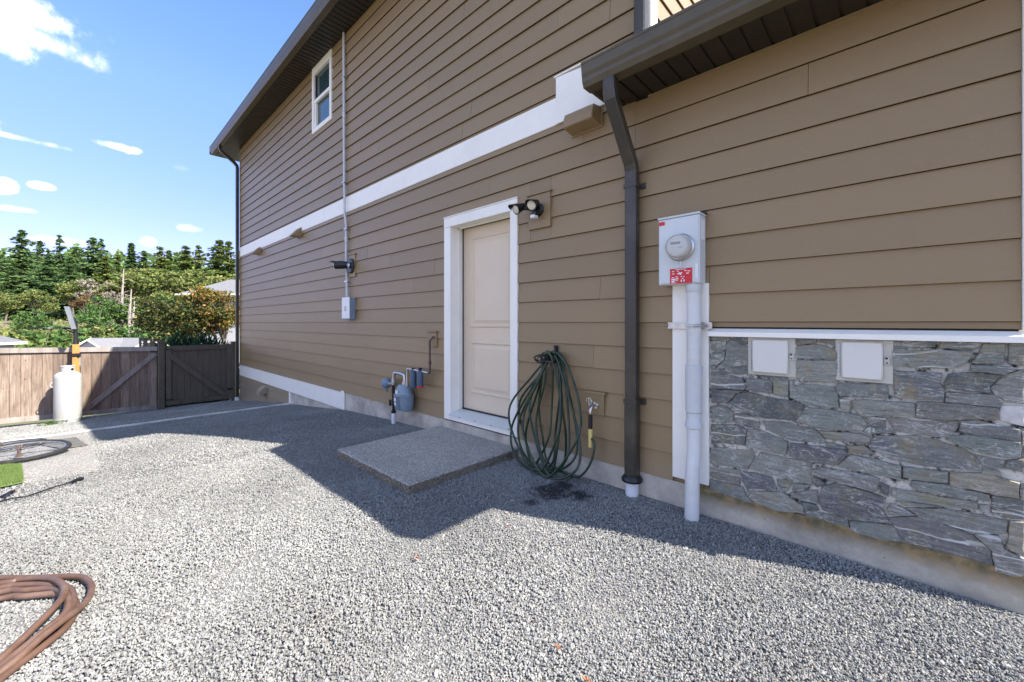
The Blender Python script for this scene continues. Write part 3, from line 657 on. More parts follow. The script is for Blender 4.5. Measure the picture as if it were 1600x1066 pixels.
# ---- entrance door
dr = MB(); dr.box(DOOR[0]+.004, DOOR[1]-.004, 3.034, 3.075, -.995, DOOR[3]-.004)
door = dr.build('door', 'door', H)
def sub(mb, name, mat, part, smooth=False):
    o = mb.build(name, mat, smooth=smooth); o.parent = part; return o
for (za, zb) in ((-.055, .965), (-.80, -.21)):
    xa, xb = -3.50, -2.82; pm = MB()
    def rect(i, y): return [(xa+i, y, za+i), (xb-i, y, za+i), (xb-i, y, zb-i), (xa+i, y, zb-i)]
    rings = [(0, 3.0335), (.009, 3.020), (.022, 3.020), (.034, 3.0335), (.046, 3.0335), (.080, 3.022)]
    vs = sum([rect(i, y) for i, y in rings], []); fs = [(r*4+i, r*4+(i+1) % 4, r*4+4+(i+1) % 4, r*4+4+i) for r in range(5) for i in range(4)]+[(20, 21, 22, 23)]
    pm.add(vs, fs); sub(pm, 'door_panel', 'door', door)
wm_ = MB(); wm_.box(DOOR[0], DOOR[0]+.006, 3.02, 3.033, -.99, DOOR[3]); wm_.box(DOOR[0], DOOR[1], 3.02, 3.033, DOOR[3]-.008, DOOR[3]-.001); wm_.box(DOOR[0], DOOR[1], 3.015, 3.034, -1.0, -.985); sub(wm_, 'weather_strip', 'black', door)
fr = MB()
fr.box(CAS[0], DOOR[0]-.0, D-.028, D-.001, -1.10, CAS[3]-.11, b=.003); fr.box(DOOR[1], CAS[1], D-.028, D-.001, -1.10, CAS[3]-.11, b=.003)
fr.box(CAS[0], CAS[1], D-.030, D-.001, CAS[3]-.109, CAS[3], b=.003); fr.box(CAS[0]-.006, CAS[1]+.006, D-.036, D-.001, CAS[3]+.001, CAS[3]+.01)
fr.box(DOOR[0]-.02, DOOR[0]+.001, D-.0005, 3.08, -1.06, DOOR[3]); fr.box(DOOR[1]-.001, DOOR[1]+.02, D-.0005, 3.08, -1.06, DOOR[3]); fr.box(DOOR[0]-.02, DOOR[1]+.02, D, 3.08, DOOR[3]-.003, DOOR[3]+.02)
fr.box(DOOR[0]+.001, DOOR[0]+.016, 2.955, 2.975, -1.0, DOOR[3]-.004); fr.box(DOOR[0]+.001, DOOR[1]-.001, 2.955, 2.975, DOOR[3]-.018, DOOR[3]-.004)
fr.box(DOOR[0]+.001, DOOR[1]-.001, D-.026, D+.0, -1.10, -1.045, b=.003)
fr.build('door_frame', 'white', H)
sl = MB(); sl.extx([(D-.05, -1.044), (D-.05, -1.026), (3.03, -1.000), (3.03, -1.044)], DOOR[0]+.002, DOOR[1]-.002)
sill = sl.build('door_sill', 'galv', H)
for x in (-3.45, -3.2, -2.95): sub(MB().box(x, x+.02, D-.0515, D-.049, -1.041, -1.033), 'weep_cover', 'ink', sill)

# ---- upper window
wf = MB(); fw = .075
wf.box(WF[0], WF[0]+fw, D-.03, D+.02, WF[2], WF[3], b=.003); wf.box(WF[1]-fw, WF[1], D-.03, D+.02, WF[2], WF[3], b=.003)
wf.box(WF[0]+fw, WF[1]-fw, D-.029, D+.02, WF[2], WF[2]+fw, b=.003); wf.box(WF[0]+fw, WF[1]-fw, D-.029, D+.02, WF[3]-.13, WF[3], b=.003)
window = wf.build('window', 'white', H)
zm = (WF[2]+WF[3])/2-.02
sub(MB().box(WF[0]+fw, WF[1]-fw, D-.012, D+.03, zm-.03, zm+.03, b=.002).box(WF[0]+fw, WF[0]+fw+.035, D+.0, D+.05, WF[2]+fw, zm-.03).box(WF[1]-fw-.035, WF[1]-fw, D+.0, D+.05, WF[2]+fw, zm-.03).box(WF[0]+fw+.035, WF[1]-fw-.035, D+.0, D+.05, WF[2]+fw, WF[2]+fw+.035), 'sash', 'white', window)
sub(MB().box(WF[0]+fw, WF[1]-fw, D+.022, D+.028, zm+.03, WF[3]-.13), 'pane', 'glass', window)
sub(MB().box(WF[0]+fw+.035, WF[1]-fw-.035, D+.035, D+.04, WF[2]+fw+.035, zm-.03), 'pane', 'glass', window)

# ---- eaves: gutters, soffits, roofs
def gutter_prof(yo, zt, d=.125, h=.165):          # K-style, outer face at yo, top zt
    return [(yo+d, zt), (yo+d, zt-h), (yo+.035, zt-h), (yo+.018, zt-h+.035), (yo+.016, zt-h+.06), (yo+.004, zt-h+.085), (yo, zt-.02), (yo-.004, zt-.016), (yo-.004, zt), (yo+.006, zt), (yo+.006, zt-.012), (yo+.020, zt-h+.09), (yo+.04, zt-h+.006), (yo+d-.004, zt-h+.006), (yo+d-.004, zt)]
UX0, UX1, UY = -13.55, -1.15, 2.37
LX0, LX1, LY = -1.60, .86, 2.415
b = MB(); b.extx(gutter_prof(UY, 4.775, .125, .2), UX0, UX1)
b.box(UX0-.003, UX0, UY, UY+.125, 4.58, 4.772); b.box(UX1, UX1+.003, UY, UY+.125, 4.58, 4.772); b.build('gutter', 'brownmetal', H)
b = MB(); b.extx(gutter_prof(LY, 1.835), LX0, LX1)
b.add([(LX0, y, z) for y, z in [(LY+.002, 1.83), (LY+.125, 1.83), (LY+.125, 1.67), (LY+.036, 1.67), (LY+.018, 1.71)]]+[(LX0-.004, y, z) for y, z in [(LY+.002, 1.83), (LY+.125, 1.83), (LY+.125, 1.67), (LY+.036, 1.67), (LY+.018, 1.71)]],
      [(0, 1, 2, 3, 4), (9, 8, 7, 6, 5)]+[(i, (i+1) % 5, (i+1) % 5+5, i+5) for i in range(5)])
b.build('gutter', 'brownmetal', H)
b = MB(); b.box(LX1-.1, LX1, LY+.127, 9, 1.67, 1.835); b.box(LX0, LX0+.02, LY+.127, D-.002, 1.675, 1.86); b.build('fascia', 'brownmetal', H)
b = MB(); b.box(UX0, UX0+.1, UY+.127, 9, 4.575, 4.775); b.box(UX1-.1, UX1, UY+.127, 9, 4.575, 4.775); b.build('fascia', 'brownmetal', H)
def soffit(xa, xb, y0, y1, z, w):
    me = None; n = int((xb-xa)/w)
    bb = MB(); g = w*.16; cc = w-.0005
    bb.add([(x, y, zz) for (x, zz) in ((0, .012), (0, .0), (w-g, 0), (w-g, .009), (cc, .009), (cc, .012)) for y in (0, y1-y0)],
           [(0, 2, 3, 1), (2, 4, 5, 3), (4, 6, 7, 5), (6, 8, 9, 7), (8, 10, 11, 9), (10, 0, 1, 11), (0, 10, 8, 6, 4, 2), (1, 3, 5, 7, 9, 11)])
    o0 = bb.build('soffit_panel', 'soffit'); me = o0.data; bpy.data.objects.remove(o0)
    for i in range(n): piece('soffit_panel', me, H, (xa+i*w, y0, z))
soffit(LX0+.02, LX1-.1, LY+.127, D-.003, SOF, .107)
soffit(UX0+.1, UX1-.1, UY+.127, D-.003, SOFU, .107)
b = MB(); b.box(X1+.03, LX1-.1, D+.0, 9, SOF, SOF+.012); b.box(UX0+.1, X0-.04, D+.0, 9, SOFU, SOFU+.012); b.box(XU+.03, UX1-.1, D, 9, SOFU, SOFU+.012); b.build('side_soffit', 'soffit', H)
b = MB(); b.box(XU, X1-.005, D-.018, D-.001, SOF-.012, SOF-.001); b.build('soffit_moulding', 'siding', H)
b = MB(); b.box(X0, XU, D-.018, D-.001, SOFU-.02, SOFU-.001); b.build('soffit_moulding', 'siding', H)
# roofs (hipped)
def slab(mb, P, th=.04):
    n = len(P); mb.add([p for p in P]+[(x, y, z-th) for x, y, z in P], [tuple(range(n)), tuple(range(n, 2*n))[::-1]]+[(i, (i+1) % n, n+(i+1) % n, n+i) for i in range(n)])
b = MB(); y0, y1, z0 = UY+.05, 9.6, 4.80; ym = (y0+y1)/2; hr = (ym-y0)*.42
slab(b, [(UX0+.02, y0, z0), (UX1-.02, y0, z0), (UX1-3.6, ym, z0+hr), (UX0+3.6, ym, z0+hr)])
slab(b, [(UX1-.02, y0, z0), (UX1-.02, y1, z0), (UX1-3.6, ym, z0+hr)]); slab(b, [(UX0+.02, y1, z0), (UX0+.02, y0, z0), (UX0+3.6, ym, z0+hr)])
slab(b, [(UX1-.02, y1, z0), (UX0+.02, y1, z0), (UX0+3.6, ym, z0+hr), (UX1-3.6, ym, z0+hr)]); b.build('roof', 'shingle', H)
b = MB(); y0, z0 = LY+.06, 1.862
slab(b, [(XU+.03, y0, z0), (LX1-.02, y0, z0), (XU+.03, y0+2.12, z0+.85)], .03); slab(b, [(LX1-.02, y0, z0), (LX1-.02, 9, z0), (XU+.03, 9, z0+.85), (XU+.03, y0+2.12, z0+.85)], .03)
slab(b, [(LX0, y0, z0), (XU+.03, y0, z0), (XU+.03, D-.03, z0+.15), (LX0, D-.03, z0+.15)], .03)
b.build('roof', 'shingle', H)
# ---- downspouts
def rectpipe(mb, pts, wx, wy):
    vs = []
    for i, p in enumerate(pts):
        p = Vector(p); a = Vector(pts[max(i-1, 0)]); c = Vector(pts[min(i+1, len(pts)-1)]); d = (c-a).normalized()
        u = Vector((1, 0, 0)); u = (u-d*u.dot(d)).normalized(); w = d.cross(u)
        k = wx/2; m_ = wy/2; e = min(wx, wy)*.12
        for (s, t) in ((-k+e, -m_), (k-e, -m_), (k, -m_+e), (k, m_-e), (k-e, m_), (-k+e, m_), (-k, m_-e), (-k, -m_+e)): vs.append(p+u*s+w*t)
    n = 8; fs = [(i*n+k, i*n+(k+1) % n, (i+1)*n+(k+1) % n, (i+1)*n+k) for i in range(len(pts)-1) for k in range(n)]+[tuple(range(n)), tuple((len(pts)-1)*n+k for k in range(n))]
    mb.add(vs, fs)
DSX = -1.41; DY = D-.065
b = MB(); rectpipe(b, [(DSX-.0, LY+.07, 1.70), (DSX, LY+.07, 1.60), (DSX, LY+.085, 1.545), (DSX, LY+.12, 1.50), (DSX, D-.13, 1.235), (DSX, D-.085, 1.18), (DSX, DY, 1.12), (DSX, DY, -.62)], .088, .072)
rectpipe(b, [(DSX, DY, -.60), (DSX, DY, -1.165)], .094, .078)
ds = b.build('downspout', 'dspout', H)
s_ = MB()
for zc in (1.0, -.60): s_.box(DSX-.052, DSX+.052, DY-.039, DY+.045, zc, zc+.03, b=.002); s_.box(DSX+.05, DSX+.085, D-.02, D-.014, zc-.01, zc+.035)
sub(s_, 'strap', 'dspout', ds)
b = MB(); b.lathe([(.075, 0), (.078, .012), (.070, .03), (.055, .045)], (DSX, DY, -1.178)); sub(b, 'flange', 'black', ds, True)
b = MB(); b.lathe([(.047, 0), (.047, .2), (.043, .2)], (DSX, DY, -1.375)); sub(b, 'drain_pipe', 'whitepvc', ds, True)
b = MB(); rectpipe(b, [(-12.70, UY+.07, 4.60), (-12.70, UY+.07, 4.50), (-12.70, UY+.1, 4.45), (-12.66, D-.12, 4.22), (-12.66, D-.07, 4.16), (-12.64, D-.06, 4.1), (-12.64, D-.06, -2.03)], .08, .07); ds2 = b.build('downspout', 'dspout', H)
b = MB(); b.lathe([(.05, 0), (.05, .14)], (-12.5, D-.10, -2.10)); sub(b, 'drain_pipe', 'whitepvc', ds2, True)
b = MB(); rectpipe(b, [(XU-.03, D-.062, 4.6), (XU-.03, D-.062, 2.13), (XU-.03, D-.08, 2.07), (XU+.005, D-.16, 2.00)], .085, .075); ds3 = b.build('downspout', 'dspout', H)
sub(MB().box(XU+.02, XU+.04, D-.03, D+.0, 2.08, 2.13), 'strap', 'brownmetal', ds3)

# ---------------------------------------------------------------- things fixed to the wall
# brown vent hood under the band
t = thing('vent_hood', 'wide brown vent hood under the end of the white band beside the black downspout', 'vent', (-1.83, D-.02, 1.6))
b = MB(); b.extx([(D-.02, 1.732), (D-.13, 1.715), (D-.15, 1.66), (D-.145, 1.60), (D-.02, 1.58)], -1.975, -1.70); b.build('hood', 'siding', t)
b = MB(); b.box(-1.99, -1.685, D-.022, D-.0165, 1.57, 1.735); b.box(-1.97, -1.705, D-.152, D-.146, 1.605, 1.65); b.build('flange', 'siding', t)
for (x, z, w, lab) in ((-10.85, 1.66, .2, 'small brown vent hood below the white band nearest the far house corner'), (-8.28, 1.70, .2, 'small brown vent hood overlapping the white band left of the grey conduit')):
    t = thing('vent_hood', lab, 'vent', (x, D, z), 'small vent hoods along the white band')
    MB().extx([(D-.016, z+.09), (D-.05, z+.09), (D-.17, z-.05), (D-.16, z-.06), (D-.016, z-.06)], x-w/2, x+w/2).build('hood', 'siding', t)
    MB().box(x-w/2-.03, x+w/2+.03, D-.024, D-.0165, z-.08, z+.11).build('flange', 'siding', t)
t = thing('vent_hood', 'low brown rounded vent hood under the white skirt board at the far corner', 'vent', (-10.4, D, -1.5))
MB().extx([(D-.02, -1.45), (D-.09, -1.47), (D-.15, -1.53), (D-.18, -1.62), (D-.02, -1.60)], -10.5, -10.25).build('hood', 'siding', t)
MB().box(-10.53, -10.22, D-.024, D-.0165, -1.66, -1.43).build('flange', 'siding', t)

# conduit + grey junction box + security camera
t = thing('conduit', 'thin grey vertical conduit running from the upper soffit down to the small grey box', 'conduit', (-6.2, D-.03, .4))
yC = D-.045
cp = [(537, 50, yC), (537.5, 200, yC), (538, 288, yC), (538.3, 300, yC-.02), (538.6, 335, yC-.02), (541, 352, yC+.005), (541, 400, yC), (542.5, 466, yC-.005)]
P3 = []
for (px, py, y) in cp:
    X, Z = W(px, py, y); P3.append((X, y, Z))
MB().tube(P3, .019, 12).build('pipe', 'pvcd', t, True)
st_ = MB()
for (px, py) in ((538, 120), (538, 285), (541, 358), (542, 440)):
    X, Z = W(px, py, yC); st_.box(X-.05, X+.05, yC-.022, D-.012, Z-.012, Z+.012, b=.002)
st_.build('strap', 'steel', t)
cu = MB()
for (px, py) in ((537.5, 180), (541, 375)):
    X, Z = W(px, py, yC); cu.cyl((X, yC, Z-.04), (X, yC, Z+.04), .024)
cu.build('coupling', 'pvc', t, True)
t = thing('junction_box', 'small grey rectangular disconnect box at the foot of the thin conduit', 'electrical box', (-6.09, D, .05))
MB().box(-6.21, -5.96, D-.108, D-.014, .045, .375, b=.004).build('enclosure', 'gas', t)
MB().box(-6.215, -5.955, D-.116, D-.109, .06, .385, b=.003).build('cover', 'label', t)
MB().box(-6.12, -6.06, D-.118, D-.1165, .17, .25).build('sticker', 'boxframe', t)
t = thing('security_camera', 'black bullet security camera on a brown mounting block beside the thin conduit', 'camera', (-6.05, D, .88))
MB().box(-6.18, -5.955, D-.03, D-.004, .70, 1.04, b=.003).build('mounting_block', 'siding', t)
MB().box(-6.20, -5.935, D-.04, D-.004, 1.041, 1.055).build('block_cap', 'siding', t)
MB().lathe([(.115, 0), (.115, .018), (.1, .03)], (-6.07, D-.031, .87), 'Y', 24).build('base_disc', 'black', t, True)
MB().cyl((-6.07, D-.06, .87), (-6.1, D-.13, .89), .03).build('joint', 'whitepvc', t, True)
MB().tube([(-6.08, D-.09, .88), (-6.12, D-.15, .88), (-6.19, D-.23, .875)], [.05, .062, .06], 16).box(-6.27, -6.17, D-.29, D-.19, .92, .935).build('camera_body', 'black', t, True)
MB().tube([(-6.19, D-.231, .875), (-6.197, D-.237, .875)], .04, 14).build('camera_lens', 'steel', t, True)

# motion floodlight
t = thing('floodlight', 'twin-headed dark motion floodlight on a brown mounting plate above the door corner', 'light', (-2.33, D, 1.0))
MB().box(-2.46, -2.205, D-.034, D-.001, .855, 1.165, b=.003).build('mounting_block', 'siding', t)
MB().box(-2.48, -2.19, D-.048, D-.001, 1.166, 1.182, b=.002).build('block_cap', 'siding', t)
MB().lathe([(.06, 0), (.06, .012), (.045, .028), (.03, .03)], (-2.335, D-.035, 1.02), 'Y', 24).build('base_plate', 'dkmetal', t, True)
b = MB(); b.tube([(-2.335, D-.05, 1.02), (-2.30, D-.12, 1.04)], .016); b.tube([(-2.345, D-.05, 1.02), (-2.41, D-.10, 1.035), (-2.46, D-.12, 1.04)], .016); b.build('arm', 'dkmetal', t, True)
def head(cx, cy, cz, ang):
    d = Vector((math.sin(ang)*.5, -.75, -.38)).normalized()
    rot = Vector((0, 0, 1)).rotation_difference(d); hb = MB(); n = 18
    prof = [(.010, -.075), (.028, -.065), (.037, -.025), (.042, .0), (.049, .028), (.051, .036)]
    vs = []
    for (r_, h_) in prof:
        for k in range(n):
            a = 2*math.pi*k/n; p = rot @ Vector((math.cos(a)*r_, math.sin(a)*r_, h_)); vs.append((cx+p.x, cy+p.y, cz+p.z))
    hb.add(vs, [(i*n+k, i*n+(k+1) % n, (i+1)*n+(k+1) % n, (i+1)*n+k) for i in range(len(prof)-1) for k in range(n)]+[tuple(range(n))])
    # hood
    hv = []
    for k in range(n//2+1):
        a = math.pi*k/(n//2); base = Vector((math.cos(a)*.053, 0, math.sin(a)*.053))
        for e in (0, .065*math.sin(a)+.01): hv.append((cx+base.x+d.x*(.03+e), cy+d.y*(.03+e)-.0, cz+base.z*.9+d.z*(.03+e)*.6))
    hb.add(hv, [(2*k, 2*k+1, 2*k+3, 2*k+2) for k in range(n//2)])
    o = hb.build('lamp_head', 'dkmetal', t, True)
    lb = MB(); vs = []
    for (r_, h_) in [(.044, .031), (.038, .038), (.018, .043)]:
        for k in range(n):
            a = 2*math.pi*k/n; p = rot @ Vector((math.cos(a)*r_, math.sin(a)*r_, h_)); vs.append((cx+p.x, cy+p.y, cz+p.z))
    lb.add(vs, [(i*n+k, i*n+(k+1) % n, (i+1)*n+(k+1) % n, (i+1)*n+k) for i in range(2) for k in range(n)]+[tuple(range(2*n, 3*n))])
    sub_o = lb.build('lamp_lens', 'lens'); sub_o.parent = o
head(-2.31, D-.14, 1.045, .15); head(-2.475, D-.15, 1.04, -.6)
MB().box(-2.355, -2.305, D-.12, D-.055, .955, 1.0, b=.01).build('sensor', 'black', t)
MB().box(-2.36, -2.31, D-.128, D-.07, .932, .962, b=.006).build('sensor_window', 'label', t)

# ---- electricity meter
t = thing('electricity_meter', 'grey electricity meter box with round glass meter and red sticker above the white board', 'electric meter', (-1.08, D, .26))
ex0, ex1, ez0, ez1, ey = -1.30, -1.0, .262, .735, D-.135
# place the box so that its front face and side fall where the photograph shows them
ex0 = W(1029, 400, ey)[0]; ex1 = W(1093, 400, ey)[0]
ez0 = W(1029, 446, ey)[1]; ez1 = W(1029, 345, ey)[1]
MB().box(ex0, ex1, ey, D-.017, ez0, ez1, b=.005).build('enclosure', 'galv', t)
MB().box(ex0-.004, ex1+.004, ey-.008, D-.016, ez1+.001, ez1+.014, b=.003).box(ex0+.008, ex1-.008, ey-.004, ey-.0005, ez0+.01, ez1-.015, b=.001).build('cover', 'galv', t)
MB().box(ex0+.10, ex1+.01, D-.05, D-.014, ez1+.016, ez1+.028).build('drip_flashing', 'black', t)
mx, mz = W(1061, 386, ey-.04); mr = .078
MB().lathe([(mr+.012, 0), (mr+.012, .018), (mr+.004, .026)], (mx, ey-.005, mz), 'Y', 36).build('ring', 'steel', t, True)
face = MB().lathe([(mr-.006, .02), (mr-.006, .062), (mr-.016, .072)], (mx, ey, mz), 'Y', 36).build('meter_face', 'boxlid', t, True)
sub(MB().lathe([(mr-.02, .0725), (mr-.02, .0738)], (mx, ey, mz), 'Y', 36), 'dial_plate', 'label', face)
sub(MB().box(mx-.038, mx+.022, ey-.0752, ey-.074, mz+.012, mz+.028), 'display', 'ink', face)
mk = MB(); mk.box(mx+.004, mx+.034, ey-.0748, ey-.074, mz-.016, mz-.001); mk.box(mx-.04, mx-.015, ey-.0748, ey-.074, mz-.008, mz-.004); mk.box(mx-.03, mx+.0, ey-.0748, ey-.074, mz-.026, mz-.023); mk.box(mx+.027, mx+.033, ey-.0752, ey-.074, mz+.018, mz+.025); sub(mk, 'print', 'pvcd', face)
MB().lathe([(mr, .02), (mr, .07), (mr-.004, .088), (mr-.014, .099), (mr-.04, .105)], (mx, ey, mz), 'Y', 36).build('glass_cover', 'clear', t, True)
MB().tube([(mx-.012, ey-.03, mz-mr-.01), (mx-.006, ey-.035, mz-mr-.045)], .003, 6).tube([(mx+.008, ey-.03, mz-mr-.01), (mx+.004, ey-.034, mz-mr-.05)], .003, 6).box(mx-.012, mx-.002, ey-.04, ey-.03, mz-mr-.055, mz-mr-.04).build('seal', 'steel', t)
def onbox(px, py): return W(px, py, ey-.006)
rx0, rz1 = onbox(1047, 421); rx1, rz0 = onbox(1081.5, 443.5); rz0 = onbox(1047, 444)[1]
stk = MB().box(rx0, rx1, ey-.0075, ey-.0045, rz0, rz1).build('warning_sticker', 'red', t)
pr = MB(); rw, rh = rx1-rx0, rz1-rz0; yy = (ey-.0083, ey-.0076)
for (u, v, w_, h_) in [(.10, .80, .10, .05), (.24, .92, .5, .035), (.09, .64, .12, .05), (.33, .80, .08, .05), (.33, .62, .1, .05), (.66, .80, .1, .05), (.80, .76, .12, .05), (.74, .62, .12, .06), (.08, .40, .1, .04), (.26, .42, .12, .05), (.07, .26, .2, .08), (.29, .28, .1, .08), (.07, .1, .14, .08), (.07, .18, .3, .035), (.50, .42, .06, .05), (.60, .42, .06, .05), (.54, .30, .08, .05), (.50, .1, .05, .14), (.62, .1, .05, .14), (.07, .03, .2, .03)]:
    pr.box(rx0+u*rw, rx0+(u+w_)*rw, yy[0], yy[1], rz0+v*rh, rz0+(v+h_)*rh)
hc = (rx0+.48*rw, rz0+.67*rh); pr.prism([(hc[0], hc[1]-.013), (hc[0]+.013, hc[1]+.003), (hc[0]+.008, hc[1]+.009), (hc[0], hc[1]+.004), (hc[0]-.008, hc[1]+.009), (hc[0]-.013, hc[1]+.003)], yy[0], yy[1])
sub(pr, 'print', 'label', stk)
lx0, lz1 = onbox(1087, 412); lx1, lz0 = onbox(1101, 434)
lx1 = min(lx1, ex1-.008)
lx0 = onbox(1086.5, 420)[0]
lb = MB().box(lx0, lx1, ey-.0075, ey-.0045, lz0, lz1).build('paper_label', 'label', t)
pk = MB()
for i in range(7): pk.box(lx0+.005, lx0+.005+random.uniform(.4, .85)*(lx1-lx0-.006), ey-.0081, ey-.0076, lz1-.012-i*.012, lz1-.0095-i*.012)
sub(pk, 'print', 'pvcd', lb)
MB().box(ex0+.006, ex0+.045, ey-.0075, ey-.0045, ez1-.04, ez1-.016).build('maker_badge', 'red', t)
MB().box(ex1+.0002, ex1+.0014, ey+.03, ey+.095, ez1-.16, ez1-.03).build('side_label', 'label', t)
# conduit below the meter
t = thing('meter_conduit', 'thick pale grey plastic conduit from the meter box down into the gravel', 'conduit', (-.95, D-.09, -1.3))
cy = D-.085; cx = W(1084, 480, cy)[0]; R1 = .0445
MB().tube([(cx, cy, ez0-.001), (cx, cy, -.72), (cx+.004, cy-.008, -.85), (cx+.006, cy-.045, -1.0), (cx+.006, cy-.055, -1.35)], R1, 22).build('pipe', 'pvc', t, True)
MB().lathe([(R1+.004, 0), (R1+.006, .003), (R1+.006, .05), (R1+.002, .055)], (cx, cy, ez0-.056)).build('top_socket', 'pvcd', t, True)
za = W(1084, 570, cy)[1]; zb = W(1084, 644, cy)[1]; zc = W(1084, 668, cy)[1]
MB().lathe([(R1+.002, 0), (R1+.008, .004), (R1+.009, za-zb-.004), (R1+.002, za-zb)], (cx, cy, zb)).build('expansion_sleeve', 'pvcd', t, True)
MB().lathe([(R1+.002, 0), (R1+.009, .004), (R1+.009, .035), (R1+.003, .045), (R1+.003, zb-zc)], (cx, cy-.001, zc-.003)).build('coupling', 'pvcd', t, True)
zs = W(1084, 509, cy)[1]
MB().box(-1.15, -.86, D-.046, D-.031, zs-.022, zs-.014).box(-1.15, -.86, D-.046, D-.031, zs+.014, zs+.022).box(-1.15, -.86, D-.036, D-.031, zs-.014, zs+.014).tube([(cx-R1-.01, D-.05, zs), (cx-R1-.004, cy-.01, zs), (cx-.03, cy-R1-.004, zs), (cx+.03, cy-R1-.004, zs), (cx+R1+.004, cy-.01, zs), (cx+R1+.02, D-.05, zs)], .010, 8, flat=.4).cyl((cx+.015, cy-R1-.012, zs), (cx+.06, cy-R1+.0, zs), .006, 8).build('strap', 'steel', t)

# ---- two plastic boxes set in the stone
for (x0, x1, z1_, z0_, lab) in ((W(1170, 550)[0], W(1246, 550)[0], -.0925, -.322, 'smaller pale plastic access box in the stone, nearest the white board'), (W(1306, 550)[0], W(1396, 550)[0], -.0925, -.318, 'larger pale plastic access box under the cap, right of the smaller one')):
    t = thing('access_box', lab, 'utility box', ((x0+x1)/2, D, z0_), 'plastic access boxes set in the stone')
    MB().box(x0, x1, D-.022, D-.003, z0_, z1_, b=.003).build('frame', 'boxframe', t)
    MB().box(x0+.026, x1-.04, D-.040, D-.0225, z0_+.016, z1_-.012, b=.007).build('lid', 'boxlid', t, True)
    hg = MB()
    for i in range(9): z = z0_+.03+i*(z1_-z0_-.05)/9; hg.box(x0+.010, x0+.018, D-.028, D-.0225, z, z+.014)
    hg.build('hinge', 'pvcd', t)
    lz = (z0_+z1_)/2+.012
    MB().box(x1-.036, x1-.012, D-.032, D-.0225, lz-.028, lz+.02, b=.006).build('latch', 'boxframe', t)
    MB().cyl((x1-.026, D-.034, lz+.008), (x1-.026, D-.030, lz+.008), .006, 10).cyl((x1-.024, D-.034, lz-.016), (x1-.024, D-.030, lz-.016), .004, 10).build('latch_hole', 'black', t)

# ---- gas meter
t = thing('gas_meter', 'blue-grey gas meter with pipes and regulators standing at the wall left of the door', 'gas meter', (-4.65, 2.7, -1.3))
gy = D-.13
def Wp(px, py, y): X, Z = W(px, py, y); return Vector((X, y, Z))
c0 = Wp(631, 620, gy)
mb = MB(); x_, z_ = c0.x, c0.z
gw = .115
# two-lobed body: upper valve cover + two diaphragm lobes
for dx in (-.066, .066):
    mb.lathe([(.03, -.165), (.058, -.155), (.072, -.11), (.078, -.03), (.080, .02), (.082, .03)], (x_+dx, gy, z_-.01), n=22, sy=1.15)
mb.build('meter_body', 'gas', t, True)
MB().lathe([(.13, 0), (.148, .005), (.148, .022), (.135, .026)], (x_, gy, z_+.012), n=26, sy=.72).build('flange', 'gas', t, True)
MB().lathe([(.132, 0), (.125, .035), (.10, .085), (.075, .115), (.05, .12)], (x_, gy, z_+.035), n=26, sy=.75).build('top_cover', 'gas', t, True)
MB().box(x_-.03, x_+.02, gy-.101, gy-.097, z_+.05, z_+.09).box(x_-.07, x_-.03, gy-.096, gy-.092, z_-.05, z_-.01).box(x_-.065, x_-.035, gy-.093, gy-.089, z_-.1, z_-.065).build('meter_label', 'label', t)
b = MB()
stub = Wp(615, 668, gy+.02); sx_, sy_ = stub.x, stub.y
b.cyl((sx_, sy_, -1.34), (sx_, sy_, W(615, 645, sy_)[1]), .026, 16); b.build('riser_sleeve', 'whitepvc', t, True)
zz = W(615, 645, sy_)[1]
rp = MB(); top = Wp(613, 600, sy_)
rp.tube([(sx_, sy_, zz), (sx_, sy_, zz+.05), (sx_-.01, sy_, top.z-.02), (sx_-.015, sy_, top.z+.03)], .019, 12); rp.cyl((sx_, sy_, zz-.003), (sx_, sy_, zz+.03), .03, 14); rp.box(sx_-.05, sx_-.01, sy_-.04, sy_-.02, zz+.09, zz+.17, b=.004)
rp.build('riser_pipe', 'dkmetal', t, True)
rg = Wp(604, 599, sy_)
rr_ = MB(); rr_.lathe([(.03, -.05), (.055, -.035), (.072, -.012), (.072, .008), (.05, .03), (.03, .045)], (rg.x, rg.y, rg.z), 'X', 22); rr_.cyl((rg.x, rg.y, rg.z-.04), (rg.x-.01, rg.y, rg.z-.11), .018, 12); rr_.cyl((rg.x+.03, rg.y, rg.z), (sx_+.0, sy_, rg.z+.01), .022, 12)
rr_.build('regulator', 'gas', t, True)
pz = W(622, 584, gy)[1]
pp = MB(); pp.tube(spline([(sx_-.0, sy_, rg.z), (sx_+.01, sy_, pz-.03), (sx_+.05, sy_, pz), (x_-.02, gy, pz), (x_+.015, gy, pz-.03), (x_+.02, gy, z_+.13)], 4), .022, 12); pp.cyl((x_+.02, gy, z_+.145), (x_+.02, gy, z_+.19), .034, 8); pp.cyl((sx_+.005, sy_, rg.z+.03), (sx_+.008, sy_, rg.z+.07), .032, 8); pp.build('inlet_pipe', 'steel', t, True)
q1 = Wp(686, 524, D-.05)
ox = Wp(641, 577, gy)
p_r = [Vector((x_+.07, gy, z_+.14)), Vector((x_+.075, gy, ox.z-.01)), Vector((x_+.10, gy, ox.z)), Vector((x_+.30, gy, ox.z-.005))]
e1 = Wp(671.5, 583, gy+.03); e2 = Wp(671.5, 533, gy+.05); e3 = Wp(676, 527, D-.05)
MB().tube(spline([Vector((x_+.075, gy, z_+.14)), Vector((x_+.08, gy, ox.z-.02)), Vector((x_+.12, gy, ox.z)), Vector((x_+.3, gy, ox.z-.005)), e1+Vector((-.03, 0, 0))], 5), .014, 10).build('outlet_pipe', 'steel', t, True)
